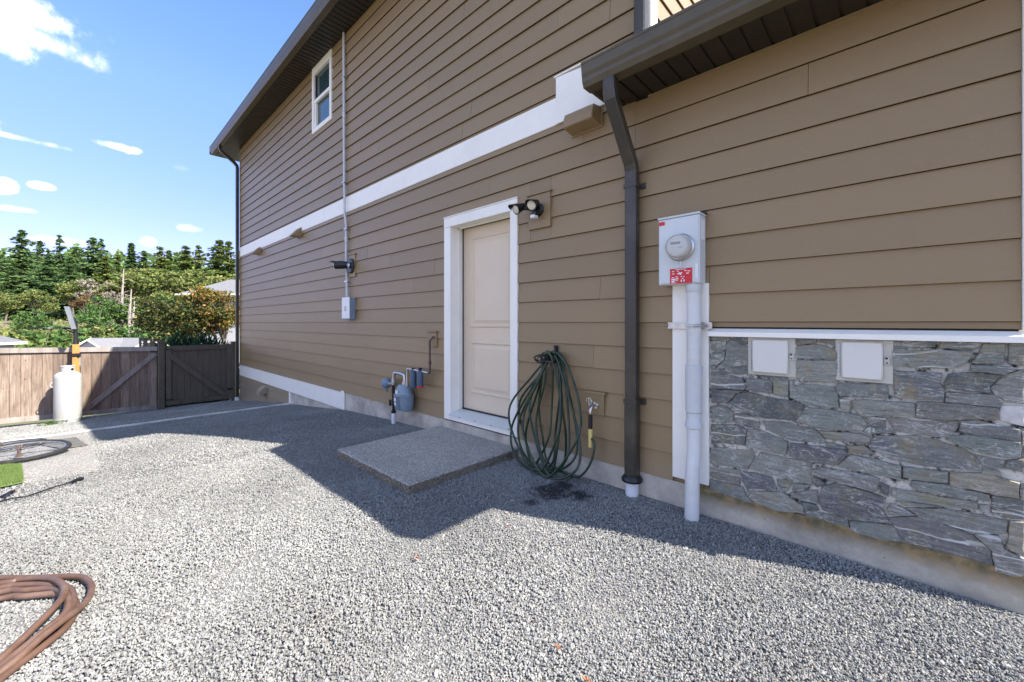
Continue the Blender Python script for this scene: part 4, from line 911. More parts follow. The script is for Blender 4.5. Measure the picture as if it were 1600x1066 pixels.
MB().tube([e1+Vector((-.04, 0, .0)), e1, e1+Vector((.003, 0, .02)), e2, e3, e3+Vector((.03, .04, 0))], .0125, 10).cyl(e1+Vector((.0, 0, .1)), e1+Vector((.0, 0, .14)), .019).build('house_pipe', 'rust', t, True)
for (px, red) in ((646, False), (656.5, True)):
    tt = Wp(px, 579, gy); bt = W(px, 606, gy)[1]
    o = MB().lathe([(.028, 0), (.037, .008), (.037, tt.z-bt-.03), (.03, tt.z-bt-.008), (.012, tt.z-bt+.01)], (tt.x, tt.y, bt), n=18).build('regulator', 'regblue', t, True)
    sub(MB().lathe([(.0385, 0), (.0385, .018)], (tt.x, tt.y, bt+.005), n=18), 'base_ring', 'red' if red else 'regblue', o, True)
    sub(MB().box(tt.x-.012, tt.x+.012, tt.y-.02, tt.y+.02, tt.z-.005, tt.z+.03, b=.004), 'clamp', 'dkmetal', o)
t = thing('wall_plate', 'small brown wall block where the thin gas pipe enters the house', 'mounting block', (-3.97, D, -.2))
MB().box(-4.065, -3.885, D-.034, D-.004, -.29, -.115, b=.003).build('block', 'siding', t); MB().box(-4.08, -3.87, D-.05, D-.004, -.114, -.10).build('block_cap', 'siding', t)

# ---- tap and hose
t = thing('garden_tap', 'metal outdoor tap on a small brown block between coiled hose and downspout', 'tap', (-1.74, D, -.65))
MB().box(-1.815, -1.665, D-.034, D-.004, -.745, -.575, b=.003).build('block', 'siding', t); MB().box(-1.83, -1.65, D-.048, D-.004, -.574, -.558).build('block_cap', 'siding', t)
b = MB(); b.tube(spline([(-1.735, D-.03, -.665), (-1.74, D-.07, -.668), (-1.745, D-.10, -.69), (-1.745, D-.105, -.725)], 4), .013, 12); b.cyl((-1.735, D-.034, -.665), (-1.735, D-.042, -.665), .028, 16); b.tube([(-1.74, D-.07, -.66), (-1.755, D-.105, -.63)], .009, 8); b.build('spout', 'chrome', t, True)
b = MB(); hw = [(-1.757+.026*math.cos(a)*(1+.12*math.cos(5*a)), D-.108, -.628+.026*math.sin(a)*(1+.12*math.cos(5*a))) for a in np.linspace(0, 2*math.pi, 20, endpoint=False)]
b.tube(hw, .005, 6, closed=True); b.tube([hw[0], hw[10]], .004, 6); b.tube([hw[5], hw[15]], .004, 6); b.build('handwheel', 'chrome', t, True)

t = thing('garden_hose', 'dark green garden hose hung in loose coils on a wall hook beside the door', 'hose', (-2.2, D-.1, -1.27))
b = MB(); hx, hz = W(862, 560, D-.08)
b.tube(spline([(hx, D-.016, hz+.09), (hx, D-.03, hz+.085), (hx, D-.045, hz+.0), (hx, D-.10, hz-.01), (hx, D-.14, hz+.03)], 5), .012, 8); b.box(hx-.02, hx+.02, D-.024, D-.016, hz-.03, hz+.11); b.box(hx-.07, hx+.07, D-.15, D-.03, hz-.03, hz-.015)
b.build('hook', 'black', t, True)
HR = .0098
rh_ = random.Random(12)
# loops: (left x at widest, right x at widest, z bottom, y bottom)
loops = [(797, 876, 742, 2.60), (811, 889, 738, 2.64), (822, 862, 728, 2.72), (828, 905, 744, 2.60),  (818, 906, 745, 2.58), (842, 884, 722, 2.76), (812, 868, 730, 2.74), (800, 900, 741, 2.64), (838, 878, 735, 2.7)]
for i, (xl, xr, yb, Yb) in enumerate(loops):
    tx = hx+rh_.uniform(-.045, .05); tz_ = hz+.012+rh_.uniform(0, .03); ty = D-.045-(i % 6)*.016
    xm = (xl+xr)/2+rh_.uniform(-8, 8)
    pb = Wp(xm, yb, Yb); pb.z = max(pb.z, gz(pb.x)+.015)
    yl = 640+rh_.uniform(-14, 44); yr = 650+rh_.uniform(-20, 40)
    pl = Wp(xl, yl, (ty+Yb)/2+.02); pr_ = Wp(xr, yr, (ty+Yb)/2+.03)
    pl2 = Wp(xl+6, yl+48, Yb+.02); pr2 = Wp(xr-5, yr+50, Yb+.02); pl2.z = max(pl2.z, gz(0)+.05); pr2.z = max(pr2.z, gz(0)+.05)
    pu = pl.lerp(Vector((tx, ty, tz_)), .55)+Vector((.006+rh_.uniform(-.02, .02), -.01, .03)); pv = pr_.lerp(Vector((tx, ty, tz_)), .55)+Vector((.04+rh_.uniform(-.02, .03), -.01, .06))
    P = [Vector((tx-.045, ty, tz_-.012)), Vector((tx+.0, ty-.004, tz_+.012)), Vector((tx+.055, ty, tz_-.006)), pv, pr_, pr2, pb, pl2, pl, pu]
    MB().tube(spline(P, 7, True), HR, 9, closed=True).build('hose_loop', 'hosegreen', t, True)
tp = Vector((-1.745, D-.105, -.73))
MB().tube(spline([Wp(862, 728, 2.68), Wp(885, 741, 2.66), Wp(905, 745, 2.68), Wp(922, 725, 2.72), Wp(929, 695, 2.75), (tp.x, tp.y, -.90), (tp.x, tp.y, -.745)], 8), HR, 10).build('hose_end', 'hosegreen', t, True)
MB().cyl((tp.x, tp.y, -.99), (tp.x, tp.y, -.845), .0165, 12).build('tag_sleeve', 'yellow', t, True)
MB().cyl((tp.x, tp.y, -.845), (tp.x, tp.y, -.735), .017, 12).build('connector', 'black', t, True)
# twine of thin wire curls at the hook
wr = MB(); a0 = Wp(845, 560, D-.15)
for i in range(4):
    cx_, cz_ = a0.x+rh_.uniform(-.03, .03), a0.z+rh_.uniform(-.015, .015); r_ = rh_.uniform(.03, .05)
    wr.tube([(cx_+r_*math.cos(a)*1.1, D-.15+.03*math.sin(a+i), cz_+r_*.75*math.sin(a)) for a in np.linspace(0, 6.28, 22, endpoint=False)], .004, 6, closed=True)
wr.build('tie_loop', 'black', t, True)

# ---------------------------------------------------------------- doorstep slab
t = MB(); x0, x1, y0, y1 = SL; zt = -1.2
n = 26; ring = []
rq = random.Random(3)
def edge(a, b_, n):
    return [(a[0]+(b_[0]-a[0])*i/n, a[1]+(b_[1]-a[1])*i/n) for i in range(n)]
base = edge((x0, y0), (x1, y0), 40)+edge((x1, y0), (x1, y1), 40)+edge((x1, y1), (x0, y1), 20)+edge((x0, y1), (x0, y0), 40)
m_ = len(base); cx_, cy_ = (x0+x1)/2, (y0+y1)/2; vs = []
for (ins, z) in ((0, -1.36), (0, -1.25), (0, -1.213), (.006, -1.203), (.018, -1.2)):
    for (x, y) in base:
        jx = rq.uniform(-.003, .003) if ins < .01 else 0; jy = rq.uniform(-.003, .003) if ins < .01 else 0
        sx = ins*(1 if x < cx_ else -1)*min(1, abs(x-cx_)/.2); sy = ins*(1 if y < cy_ else -1)*min(1, abs(y-cy_)/.2)
        vs.append((x+sx+jx, min(y+sy+jy, 2.857), z+(rq.uniform(-.002, .002) if -1.25 < z < -1.2 else 0)))
fs = [(r_*m_+i, r_*m_+(i+1) % m_, (r_+1)*m_+(i+1) % m_, (r_+1)*m_+i) for r_ in range(4) for i in range(m_)]+[tuple(4*m_+i for i in range(m_))]
t.add(vs[:3*m_] if False else vs, fs); t.mi = [1 if k < 2*m_ else 0 for k in range(len(fs))]
tag(t.build('doorstep_slab', ['agg', 'aggside']), 'square exposed-aggregate concrete step slab on the gravel below the door', 'step')

# ---------------------------------------------------------------- fence and gates (plane X = -12.6)
FX = -12.60
def YZ(px, py, x=FX):
    r = ray(px, py); t_ = x/r[0]; return r[1]*t_, r[2]*t_
def board_run(parent, ya, yb, z0, z1, n, mat, x=FX, name='picket', gap=.004, seed=0, dz=None):
    rr = random.Random(seed); w = (yb-ya)/n
    for i in range(n):
        a = ya+i*w+gap/2; c = ya+(i+1)*w-gap/2; dx = rr.uniform(-.004, .004)
        zb = z0(ya+(i+.5)*w) if callable(z0) else z0
        MB().box(x-.018+dx, x+dx, a, c, zb, z1(ya+(i+.5)*w) if callable(z1) else z1, b=.003).build(name, mat, parent)
fb = lambda y: -1.965-.03*(y+1.1)
ft = lambda y: -.505-.032*(y+1.1)
t = thing('wooden_fence', 'weathered cedar fence panel left of the white tank with grey rails', 'fence', (FX, -1.2, -2.0))
yL = -5.2; yR = YZ(114, 600)[0]
board_run(t, yL-.07, yR-.07, lambda y: fb(y)+.02, lambda y: ft(y)-.03, 36, 'cedar', x=FX-.021, gap=.003, seed=32)
board_run(t, yL, yR, lambda y: fb(y)+.02, lambda y: ft(y)-.03, 36, 'cedar', gap=.003, seed=2)
def railbox(parent, name, ya, yb, f, h, thick, mat, x=FX):
    b = MB(); b.add([(xx, y, f(y)+dz) for y in (ya, yb) for xx in (x+.002, x+thick) for dz in (-h, 0)], [(0, 1, 3, 2), (4, 6, 7, 5), (0, 4, 5, 1), (2, 3, 7, 6), (1, 5, 7, 3), (0, 2, 6, 4)]); return b.build(name, mat, parent)
railbox(t, 'top_rail', yL, yR, lambda y: ft(y)+.01, .10, .04, 'rail'); railbox(t, 'bottom_rail', yL, yR, lambda y: fb(y)+.10, .10, .04, 'rail')
MB().box(FX-.11, FX-.02, -1.9, -1.81, -2.2, -.55).build('post', 'cedar', t); MB().box(FX-.11, FX-.02, -.20, -.11, -2.2, -.5).build('post', 'cedar', t)
t = thing('garden_gate', 'weathered cedar gate leaf with diagonal brace, half in shadow', 'gate', (FX, .6, -2.0))
ya, yb = YZ(126, 600)[0], YZ(245, 600)[0]
gb = lambda y: fb(y)+.01
board_run(t, ya+.08, yb-.08, lambda y: gb(y)+.02, lambda y: ft(y)-.03, 7, 'cedar', x=FX-.021, gap=.003, seed=36)
board_run(t, ya, yb, lambda y: gb(y)+.02, lambda y: ft(y)-.03, 8, 'cedar', gap=.003, seed=6)
railbox(t, 'top_rail', ya-.02, yb, lambda y: ft(y)+.01, .10, .04, 'rail'); railbox(t, 'bottom_rail', ya-.02, yb, lambda y: gb(y)+.095, .095, .04, 'rail')
def brace(parent, a, c, w, mat, x0=FX+.003, x1=FX+.038):
    a, c = Vector(a), Vector(c); d = (c-a).normalized(); nrm = Vector((-d.y, d.x))*w/2
    P = [a-nrm, c-nrm, c+nrm, a+nrm]; b = MB(); b.add([(x, p.x, p.y) for x in (x0, x1) for p in P], [(0, 1, 2, 3), (7, 6, 5, 4)]+[(i, i+4, (i+1) % 4+4, (i+1) % 4) for i in range(4)]); b.build('brace', mat, parent)
brace(t, YZ(133, 641), YZ(243, 552), .10, 'brace')
MB().box(FX+.04, FX+.046, yb-.12, yb-.02, -.70, -.66).build('hinge', 'black', t)
t = thing('gate_post', 'dark brown square post standing between the two gate leaves', 'post', (FX, 1.28, -2.1))
ya2, yb2 = YZ(247, 600)[0], YZ(257, 600)[0]
MB().box(FX-.07, FX+.07, ya2, yb2, -2.2, YZ(250, 536)[1], b=.006).build('shaft', 'brownwood', t); MB().box(FX-.085, FX+.085, ya2-.015, yb2+.015, YZ(250, 536)[1], YZ(250, 533)[1], b=.006).build('cap', 'brownwood', t)
t = thing('garden_gate', 'dark brown stained gate leaf beside the house corner', 'gate', (FX, 2.0, -2.1))
ya3, yb3 = YZ(259, 600)[0], YZ(360, 600)[0]
g3b = lambda y: -1.97; g3t = lambda y: -.60
board_run(t, ya3+.10, yb3-.08, -1.93, -.66, 9, 'brownwood', gap=.003, seed=8)
railbox(t, 'top_rail', ya3, yb3, lambda y: -.565, .11, .045, 'brownwood'); railbox(t, 'bottom_rail', ya3, yb3, lambda y: -1.88, .10, .045, 'brownwood')
MB().box(FX+.002, FX+.044, ya3, ya3+.095, -1.88, -.675).build('stile', 'brownwood', t); MB().box(FX+.002, FX+.044, yb3-.09, yb3, -1.88, -.675).build('stile', 'brownwood', t)
brace(t, YZ(266, 556), YZ(352, 618), .11, 'brownwood', FX+.003, FX+.055)
MB().box(FX+.045, FX+.05, ya3-.01, ya3+.14, -.66, -.63).box(FX+.045, FX+.05, ya3-.01, ya3+.14, -1.86, -1.83).build('hinge', 'black', t)
MB().box(FX+.045, FX+.07, yb3-.08, yb3+.04, -1.75, -1.70).build('latch', 'black', t)
t = thing('gate_post', 'dark brown post between the brown gate leaf and the house downspout', 'post', (FX, 2.72, -2.1))
MB().box(FX-.06, FX+.06, yb3+.012, yb3+.10, -2.2, -.52, b=.006).build('shaft', 'brownwood', t); MB().box(FX-.07, FX+.07, yb3+.004, yb3+.11, -.52, -.50, b=.004).build('cap', 'brownwood', t)
# hardware bits beyond the house corner: brown fence filling
# ---- propane tank
tx_ = -12.05; r_ = ray(106, 640); ty_ = r_[1]*tx_/r_[0]; tg = gz(tx_)
ftk = (-F_*tx_+A_*ty_)/N_; tr = 21.5/F_*ftk/1.40
top_z = (HZ-583)/F_*ftk
t = thing('gas_cylinder', 'tall white propane cylinder with collar standing in front of the fence', 'gas cylinder', (tx_, ty_, tg))
hb = top_z-tg
prof = [(tr*.96, .05), (tr, .07), (tr, .075), (tr*.985, .10), (tr*.985, .115), (tr, .13)]+[(tr, hb-.10), (tr*.985, hb-.07), (tr*.93, hb-.03), (tr*.8, hb), (tr*.6, hb+.025), (tr*.3, hb+.035), (.01, hb+.038)]
MB().lathe(prof, (tx_, ty_, tg), n=40).build('tank_body', 'tank', t, True)
MB().lathe([(tr*.93, -.02), (tr*.95, .0), (tr*.95, .06), (tr*.9, .06)], (tx_, ty_, tg), n=40).build('foot_ring', 'tank', t, True)
cz = hb+.01; ch = .13
n = 40; cv = []; cf = []
for k in range(n):
    a = 2*math.pi*k/n
    for rr2, z2 in ((tr*.52, cz), (tr*.52, cz+ch), (tr*.49, cz+ch), (tr*.49, cz)): cv.append((tx_+math.cos(a)*rr2, ty_+math.sin(a)*rr2, tg+z2))
for k in range(n):
    if math.cos(2*math.pi*(k+.5)/n-R(150)) > .93: continue
    j = (k+1) % n
    for q in range(4): cf.append((k*4+q, j*4+q, j*4+(q+1) % 4, k*4+(q+1) % 4))
b = MB(); b.add(cv, cf); b.tube([(tx_+math.cos(a)*tr*.52, ty_+math.sin(a)*tr*.52, tg+cz+ch) for a in np.linspace(0, 2*math.pi, 40, endpoint=False)], .008, 6, closed=True); b.build('collar', 'tank', t, True)
MB().cyl((tx_, ty_, tg+cz), (tx_, ty_, tg+cz+.10), .022, 12).cyl((tx_, ty_, tg+cz+.10), (tx_, ty_, tg+cz+.115), .035, 12).build('valve', 'chrome', t, True)
hd = Vector((.62, .78, 0)); MB().cyl((tx_+tr*.5*.85, ty_+tr*.5*.6, tg+cz+.07), (tx_+tr*.55*.85, ty_+tr*.55*.6, tg+cz+.07), .022, 12).build('collar_hole', 'black', t)
b = MB(); hcx = tx_+.02; hcy = ty_-tr-.012
b.tube([(hcx, hcy+.02+.045*-math.sin(a), tg+hb*.78+.05*math.cos(a)) for a in np.linspace(0, math.pi, 12)], .008, 8); b.build('lifting_lug', 'tank', t, True)
# weeds at the foot of the tank
wb = MB(); rw_ = random.Random(5)
wc = G(80, 664)
for i in range(150):
    a = rw_.uniform(0, 6.28); rr2 = rw_.uniform(0, .22)**1; p = Vector((wc.x+math.cos(a)*rr2*.6, wc.y+math.sin(a)*rr2, gz(wc.x)+rw_.uniform(.005, .06))); s = rw_.uniform(.015, .04); d1 = Vector((rw_.uniform(-1, 1), rw_.uniform(-1, 1), rw_.uniform(-.2, .8))).normalized()*s; d2 = d1.cross(Vector((rw_.uniform(-1, 1), rw_.uniform(-1, 1), 1))).normalized()*s*.4
    wb.add([p-d2, p+d1, p+d2, p-d1*.6], [(0, 1, 2, 3)])
tag(wb.build('weed_patch', 'green', fix=False), 'small green weeds growing in the gravel at the foot of the white tank', 'weeds')

# ---- basketball hoop on an orange post
pxo = -12.45; r_ = ray(118.5, 560); pyo = r_[1]*pxo/r_[0]; fo = (-F_*pxo+A_*pyo)/N_
def zo(py): return (HZ-py)/F_*fo
t = thing('basketball_hoop', 'basketball hoop seen edge-on, on an orange post behind the white tank', 'basketball hoop', (pxo, pyo, gz(pxo)))
hw_ = 5.6/F_*fo/1.45
MB().box(pxo-.05, pxo+.05, pyo-hw_, pyo+hw_, gz(pxo)-.1, zo(538), b=.005).build('post', 'orange', t)
MB().box(pxo-.055, pxo+.056, pyo-hw_-.006, pyo+hw_+.02, zo(558), zo(552), b=.003).cyl((pxo+.056, pyo+hw_, zo(555)), (pxo+.10, pyo+hw_, zo(555)), .02, 8).build('bracket', 'dkmetal', t)
MB().tube([(pxo, pyo, zo(538)), (pxo, pyo, zo(530)), (pxo, pyo-.01, zo(503)), (pxo, pyo-.03, zo(498))], [.055, .038, .036, .03], 10).build('pole', 'black', t, True)
b = MB(); yb_ = pyo-.09; bt_, bb_ = zo(480), zo(514)
b.add([(pxo+dx, yb_+dy+k, z) for z, k in ((bb_, .07), (bt_, -.03)) for dx, dy in ((-.36, -.03), (.36, -.04), (.36, .03), (-.36, .04))], [(0, 1, 2, 3), (7, 6, 5, 4)]+[(i, i+4, (i+1) % 4+4, (i+1) % 4) for i in range(4)]); b.build('backboard', 'bboard', t)
b = MB(); rzz = zo(512.5); rcy = yb_-.30
b.tube([(pxo+.22*math.cos(a), rcy+.22*math.sin(a), rzz) for a in np.linspace(0, 2*math.pi, 24, endpoint=False)], .011, 6, closed=True); b.tube([(pxo, pyo, rzz-.03), (pxo, yb_-.05, rzz), (pxo, rcy+.22, rzz)], .018, 6); b.tube([(pxo, pyo, zo(522)), (pxo, rcy+.2, rzz)], .010, 6); b.build('rim', 'black', t, True)

# ---- objects lying on the ground at the left
def wheel(loc, rot, label):
    t = thing('bicycle_wheel', label, 'bicycle wheel', loc, 'loose bicycle wheels lying on the pad'); t.rotation_euler = rot
    def ch(mb, name, mat):
        o = mb.build(name, mat, smooth=True); o.parent = t; return o
    Rw = .345
    b = MB(); b.tube([(Rw*math.cos(a), Rw*math.sin(a), 0) for a in np.linspace(0, 2*math.pi, 64, endpoint=False)], .0195, 10, closed=True); ch(b, 'tyre', 'tyre')
    b = MB(); b.tube([((Rw-.027)*math.cos(a), (Rw-.027)*math.sin(a), 0) for a in np.linspace(0, 2*math.pi, 64, endpoint=False)], .0105, 8, closed=True, flat=1.2); ch(b, 'rim', 'rim')
    b = MB(); b.lathe([(.012, -.05), (.03, -.045), (.03, -.035), (.014, -.03), (.014, .03), (.03, .035), (.03, .045), (.012, .05), (.006, .065)], (0, 0, 0), n=16); ch(b, 'hub', 'rust')
    for k in range(28):
        a = 2*math.pi*k/28; s = 1 if k % 2 else -1; a2 = a+(.5 if (k//2) % 2 else -.5)
        b = MB(); b.tube([(.03*math.cos(a2), .03*math.sin(a2), .038*s), ((Rw-.035)*math.cos(a), (Rw-.035)*math.sin(a), 0)], .0017, 5); ch(b, 'spoke', 'steel')
    return t
wc1 = G(30, 706, .085); wheel((wc1.x, wc1.y, wc1.z), (R(-1), R(2.5), .0), 'bicycle wheel with rusty hub, lying on top of the other wheel')
wc2 = G(6, 699, .05); wheel((wc2.x-.02, wc2.y-.03, wc2.z+.0), (R(1), R(-4.5), .0), 'bicycle wheel mostly under the other wheel, nearer the kerb')
def flat(name, P, mat, label, cat, h=.02, th=.006):
    b = MB(); pts = [G(px, py, h) for px, py in P]; n = len(pts)
    dense = []
    for i in range(n):
        for j in range(5):
            q = pts[i].lerp(pts[(i+1) % n], j/5); dense.append(q+Vector((random.uniform(-.006, .006), random.uniform(-.006, .006), random.uniform(0, .004))))
    n = len(dense); b.add([p+Vector((0, 0, th)) for p in dense]+dense, [tuple(range(n)), tuple(range(n, 2*n))[::-1]]+[(i, n+i, n+(i+1) % n, (i+1) % n) for i in range(n)])
    return tag(b.build(name, mat), label, cat)
flat('rubber_mat', [(66, 696), (76, 690), (118, 684), (137, 696), (96, 702)], 'matt', 'dark grey worn rubber mat lying beside the bicycle wheels', 'mat')
tf = thing('turf_mat', 'bright green artificial turf scrap on the pad below the wheels', 'turf mat', G(15, 742, .02))
P = [G(px, py, .018) for px, py in [(-40, 729), (34, 727), (37, 754), (-40, 770)]]
b = MB(); n = 4; b.add([p+Vector((0, 0, .008)) for p in P]+P, [(0, 1, 2, 3), (7, 6, 5, 4)]+[(i, i+4, (i+1) % 4+4, (i+1) % 4) for i in range(4)]); b.build('backing', 'turf', tf)
b = MB(); rt = random.Random(8)
for i in range(9000):
    u, v = rt.random(), rt.random(); p = (P[0].lerp(P[1], u)).lerp(P[3].lerp(P[2], u), v)+Vector((0, 0, .008)); d = Vector((rt.uniform(-.008, .008), rt.uniform(-.008, .008), rt.uniform(.012, .024))); w2 = Vector((rt.uniform(-1, 1), rt.uniform(-1, 1), 0)).normalized()*.0018
    b.add([p-w2, p+w2, p+d], [(0, 1, 2)])
tag(b.build('pile', 'turf', tf, fix=False), kind='stuff')
cd = thing('cable', 'thin black cable trailing over the gravel in front of the pad', 'cable', G(100, 757))
MB().tube(spline([G(px, py, .018) for px, py in [(0, 784), (18, 779), (40, 776), (62, 769), (85, 761), (103, 756), (116, 751)]], 6), .0055, 6).build('cord', 'black', cd, True)
MB().tube([G(px, py, .02) for px, py in [(113, 752.5), (119, 750), (124, 748.5), (130, 748)]], [.008, .013, .015, .012], 8).build('plug', 'black', cd, True)
MB().tube(spline([G(px, py, .02) for px, py in [(0, 777), (8, 773), (18, 768), (22, 768)]], 5), .009, 6).tube(spline([G(px, py, .02) for px, py in [(8, 777), (14, 772), (20, 771)]], 4), .006, 6).build('cord_end', 'black', cd, True)

# brown hose coil at the lower left
t = thing('air_hose', 'thick brown rubber hose coiled on the sunlit gravel at the front', 'hose', G(40, 980))
def hp(px, py, h): return G(px, py, h)
strands = [
    ([(-330, 935, .02), (-150, 925, .02), (0, 912, .022), (30, 906, .024), (62, 904, .03), (85, 906, .045), (100, 917, .06), (98, 932, .06), (84, 950, .055), (58, 976, .045), (20, 1012, .03), (-40, 1060, .02), (-160, 1120, .02)], .0135),
    ([(-330, 975, .02), (-150, 945, .02), (0, 919, .02), (25, 915, .02), (60, 914, .022), (84, 916, .025), (100, 916, .03), (112, 925, .03), (114, 945, .03), (98, 970, .028), (66, 997, .025), (20, 1034, .02), (-50, 1085, .02), (-160, 1145, .02)], .0135),
    ([(-330, 990, .02), (-150, 965, .02), (0, 926, .02), (35, 923, .02), (75, 921, .02), (98, 925, .04), (107, 940, .04), (100, 960, .035), (70, 985, .03), (22, 1024, .025), (-50, 1076, .02), (-160, 1135, .02)], .0135),
    ([(-330, 1010, .02), (-150, 980, .02), (0, 936, .02), (40, 932, .02), (88, 928, .02), (110, 932, .018), (119, 950, .018), (105, 978, .018), (70, 1008, .018), (20, 1046, .018), (-50, 1100, .018), (-160, 1160, .018)], .0135),
    ([(-330, 900, .02), (-150, 905, .018), (40, 903, .018), (85, 902, .02), (110, 901, .02), (130, 903, .02), (142, 914, .02), (140, 931, .022), (125, 950, .035), (95, 972, .05), (60, 1000, .045), (15, 1040, .03), (-60, 1090, .02), (-160, 1130, .02)], .0135)]
for P, r_ in strands:
    MB().tube(spline([hp(*q) for q in P], 8), r_, 12).build('hose_strand', 'hosebrown', t, True)

# fallen leaves
for i, (px, py, s, lab) in enumerate([(652, 871, .016, 'orange fallen leaf on the sunlit gravel in front of the slab'), (793, 822, .009, 'tiny red petal on the gravel near the shadow edge'), (872, 1012, .013, 'orange-brown fallen leaf near the bottom centre of the gravel'), (917, 1062, .014, 'curled orange leaf at the bottom edge of the gravel')]):
    p = G(px, py, .022); b = MB(); rl = random.Random(i)
    n = 10; vs = [(p.x, p.y, p.z-.002)]
    for k in range(n):
        a = 2*math.pi*k/n; q = s*(1.0+.35*math.cos(2*a)+rl.uniform(-.15, .15)); vs.append((p.x+q*math.cos(a), p.y+q*math.sin(a)*.6, p.z+rl.uniform(.0, .008)))
    b.add(vs, [(0, k+1, (k+1) % n+1) for k in range(n)]); tag(b.build('fallen_leaf', 'red' if i == 1 else 'leafred', fix=False), lab, 'leaf', 'fallen leaves on the gravel')

# ---------------------------------------------------------------- background houses
def gable_house(name, label, c, ax, L, Wd, ze, zr, zb, roofmat, over=.4):
    """ax: ridge direction angle"""
    t = thing(name, label, 'house', (c.x, c.y, zb)); t.rotation_euler = (0, 0, ax)
    def ch(mb, nm, mat): o = mb.build(nm, mat); o.parent = t; return o
    e, r = ze-zb, zr-zb
    b = MB(); b.add([(x, y, z) for x in (-L/2, L/2) for (y, z) in ((-Wd/2, 0), (Wd/2, 0), (Wd/2, e), (0, r-.1), (-Wd/2, e))], [(0, 1, 2, 3, 4), (9, 8, 7, 6, 5)]+[(i, i+5, (i+1) % 5+5, (i+1) % 5) for i in range(5)]); wl = ch(b, 'wall', 'farwall')
    b = MB(); sl_ = (r-e)/(Wd/2); oz = over*sl_
    for s in (-1, 1): slab(b, [(-L/2-over, s*(Wd/2+over), e-oz), (L/2+over, s*(Wd/2+over), e-oz), (L/2+over, 0, r), (-L/2-over, 0, r)][::s], .12)
    ch(b, 'roof', roofmat)
    b = MB()
    for x in (-L/2-over-.04, L/2+over+.001):
        for s in (-1, 1): slab(b, [(x, s*(Wd/2+over), e-oz+.01), (x+.04, s*(Wd/2+over), e-oz+.01), (x+.04, 0, r+.01), (x, 0, r+.01)], .22)
    ch(b, 'fascia', 'white'); return t, ch
VA = math.atan2(-F_, A_)*0
viewang = math.atan2(A_, -F_)                      # direction of view in the XY plane
# middle roof
f = 30; c = at(190, f)
t, ch = gable_house('neighbour_house', 'low house with pale grey roof and small white gable, seen over the cedar gate', c, viewang+R(90)+R(4), 3.4, 7.0, -2.6, (HZ-528)/F_*f-.0, -6, 'paleshingle')
# small front gable on it, facing the camera
gy_ = 2.6
for s in (1,):
    b = MB(); gx_ = -.15; half = .95; zt_ = (HZ-531)/F_*27+6; zb_ = zt_-.62
    b.add([(gx_-half, gy_*1, zb_), (gx_+half, gy_*1, zb_), (gx_, gy_, zt_), (gx_-half, gy_-2.4, zb_), (gx_+half, gy_-2.4, zb_), (gx_, gy_-2.4, zt_)], [(0, 1, 2), (3, 5, 4), (0, 3, 4, 1)])
    ch(b, 'gable_wall', 'farwall')
    b = MB()
    for q in (-1, 1): slab(b, [(gx_+q*(half+.18), gy_+.15, zb_-.1), (gx_+q*(half+.18), gy_-2.4, zb_-.1), (gx_, gy_-2.4, zt_+.02), (gx_, gy_+.15, zt_+.02)], .08)
    ch(b, 'gable_roof', 'paleshingle')
    b = MB()
    for q in (-1, 1): slab(b, [(gx_+q*(half+.18), gy_+.16, zb_-.1), (gx_+q*(half+.18), gy_+.2, zb_-.1), (gx_, gy_+.2, zt_+.02), (gx_, gy_+.16, zt_+.02)], .1)
    ch(b, 'gable_fascia', 'white')
t['label'] = 'low house with pale grey roof and small white gable, seen over the cedar gate'
f = 24; t = thing('deck_screen', 'black slatted frames standing behind the gate post at the roof end', 'screen', at(232, f, -3))
for (pa, pb, ya_, yb_) in ((218, 226.5, 527.5, 541), (228, 237.5, 527.5, 541), (239.5, 249, 529, 541)):
    p0 = at(pa, f); p1 = at(pb, f); z1 = (HZ-ya_)/F_*f; z0 = (HZ-yb_)/F_*f
    b = MB(); d = (p1-p0).normalized(); nrm = Vector((-d.y, d.x, 0))*.04
    def bar(a, c, za, zb):
        b.add([tuple(q+Vector((0, 0, z))) for z in (za, zb) for q in (a-nrm, c-nrm, c+nrm, a+nrm)], [(0, 1, 2, 3), (7, 6, 5, 4)]+[(i, i+4, (i+1) % 4+4, (i+1) % 4) for i in range(4)])
    bar(p0, p1, z1-.2, z1); bar(p0, p0+d*.08, z0-1.2, z1-.2); bar(p1-d*.08, p1, z0-1.2, z1-.2)
    for k in range(5): bar(p0+d*.08, p1-d*.08, z1-.40-k*.09, z1-.33-k*.09)
    b.build('frame', 'black', t, fix=False)
# left house
f = 27; c = at(-128, f)
t = thing('neighbour_house', 'low house with dark grey roof at the left edge behind the cedar fence', 'house', (c.x, c.y, -6)); t.rotation_euler = (0, 0, viewang+R(90))
def ch(mb, nm, mat, par=None): o = mb.build(nm, mat); o.parent = par or t; return o
zr = (HZ-499)/F_*(f+1)+6; ze = (HZ-541)/F_*(f-3)+6
ch(MB().box(-2.7, 3.2, -3, 2.9, 0, ze-.02), 'wall', 'farwall')
b = MB(); P4 = [(-3.15, 3.4, ze), (4, 3.4, ze), (4, -3.4, ze), (-3.15, -3.4, ze)]; A1, B1 = (-.6, 0, zr), (2, 0, zr)
slab(b, [P4[0], P4[1], B1, A1], .1); slab(b, [P4[1], P4[2], B1], .1); slab(b, [P4[2], P4[3], A1, B1], .1); slab(b, [P4[3], P4[0], A1], .1); ch(b, 'roof', 'shingle')
ch(MB().box(-3.2, 4.0, 3.4, 3.5, ze-.2, ze-.04).box(-3.27, -3.16, -3.4, 3.4, ze-.2, ze-.04), 'gutter', 'white')
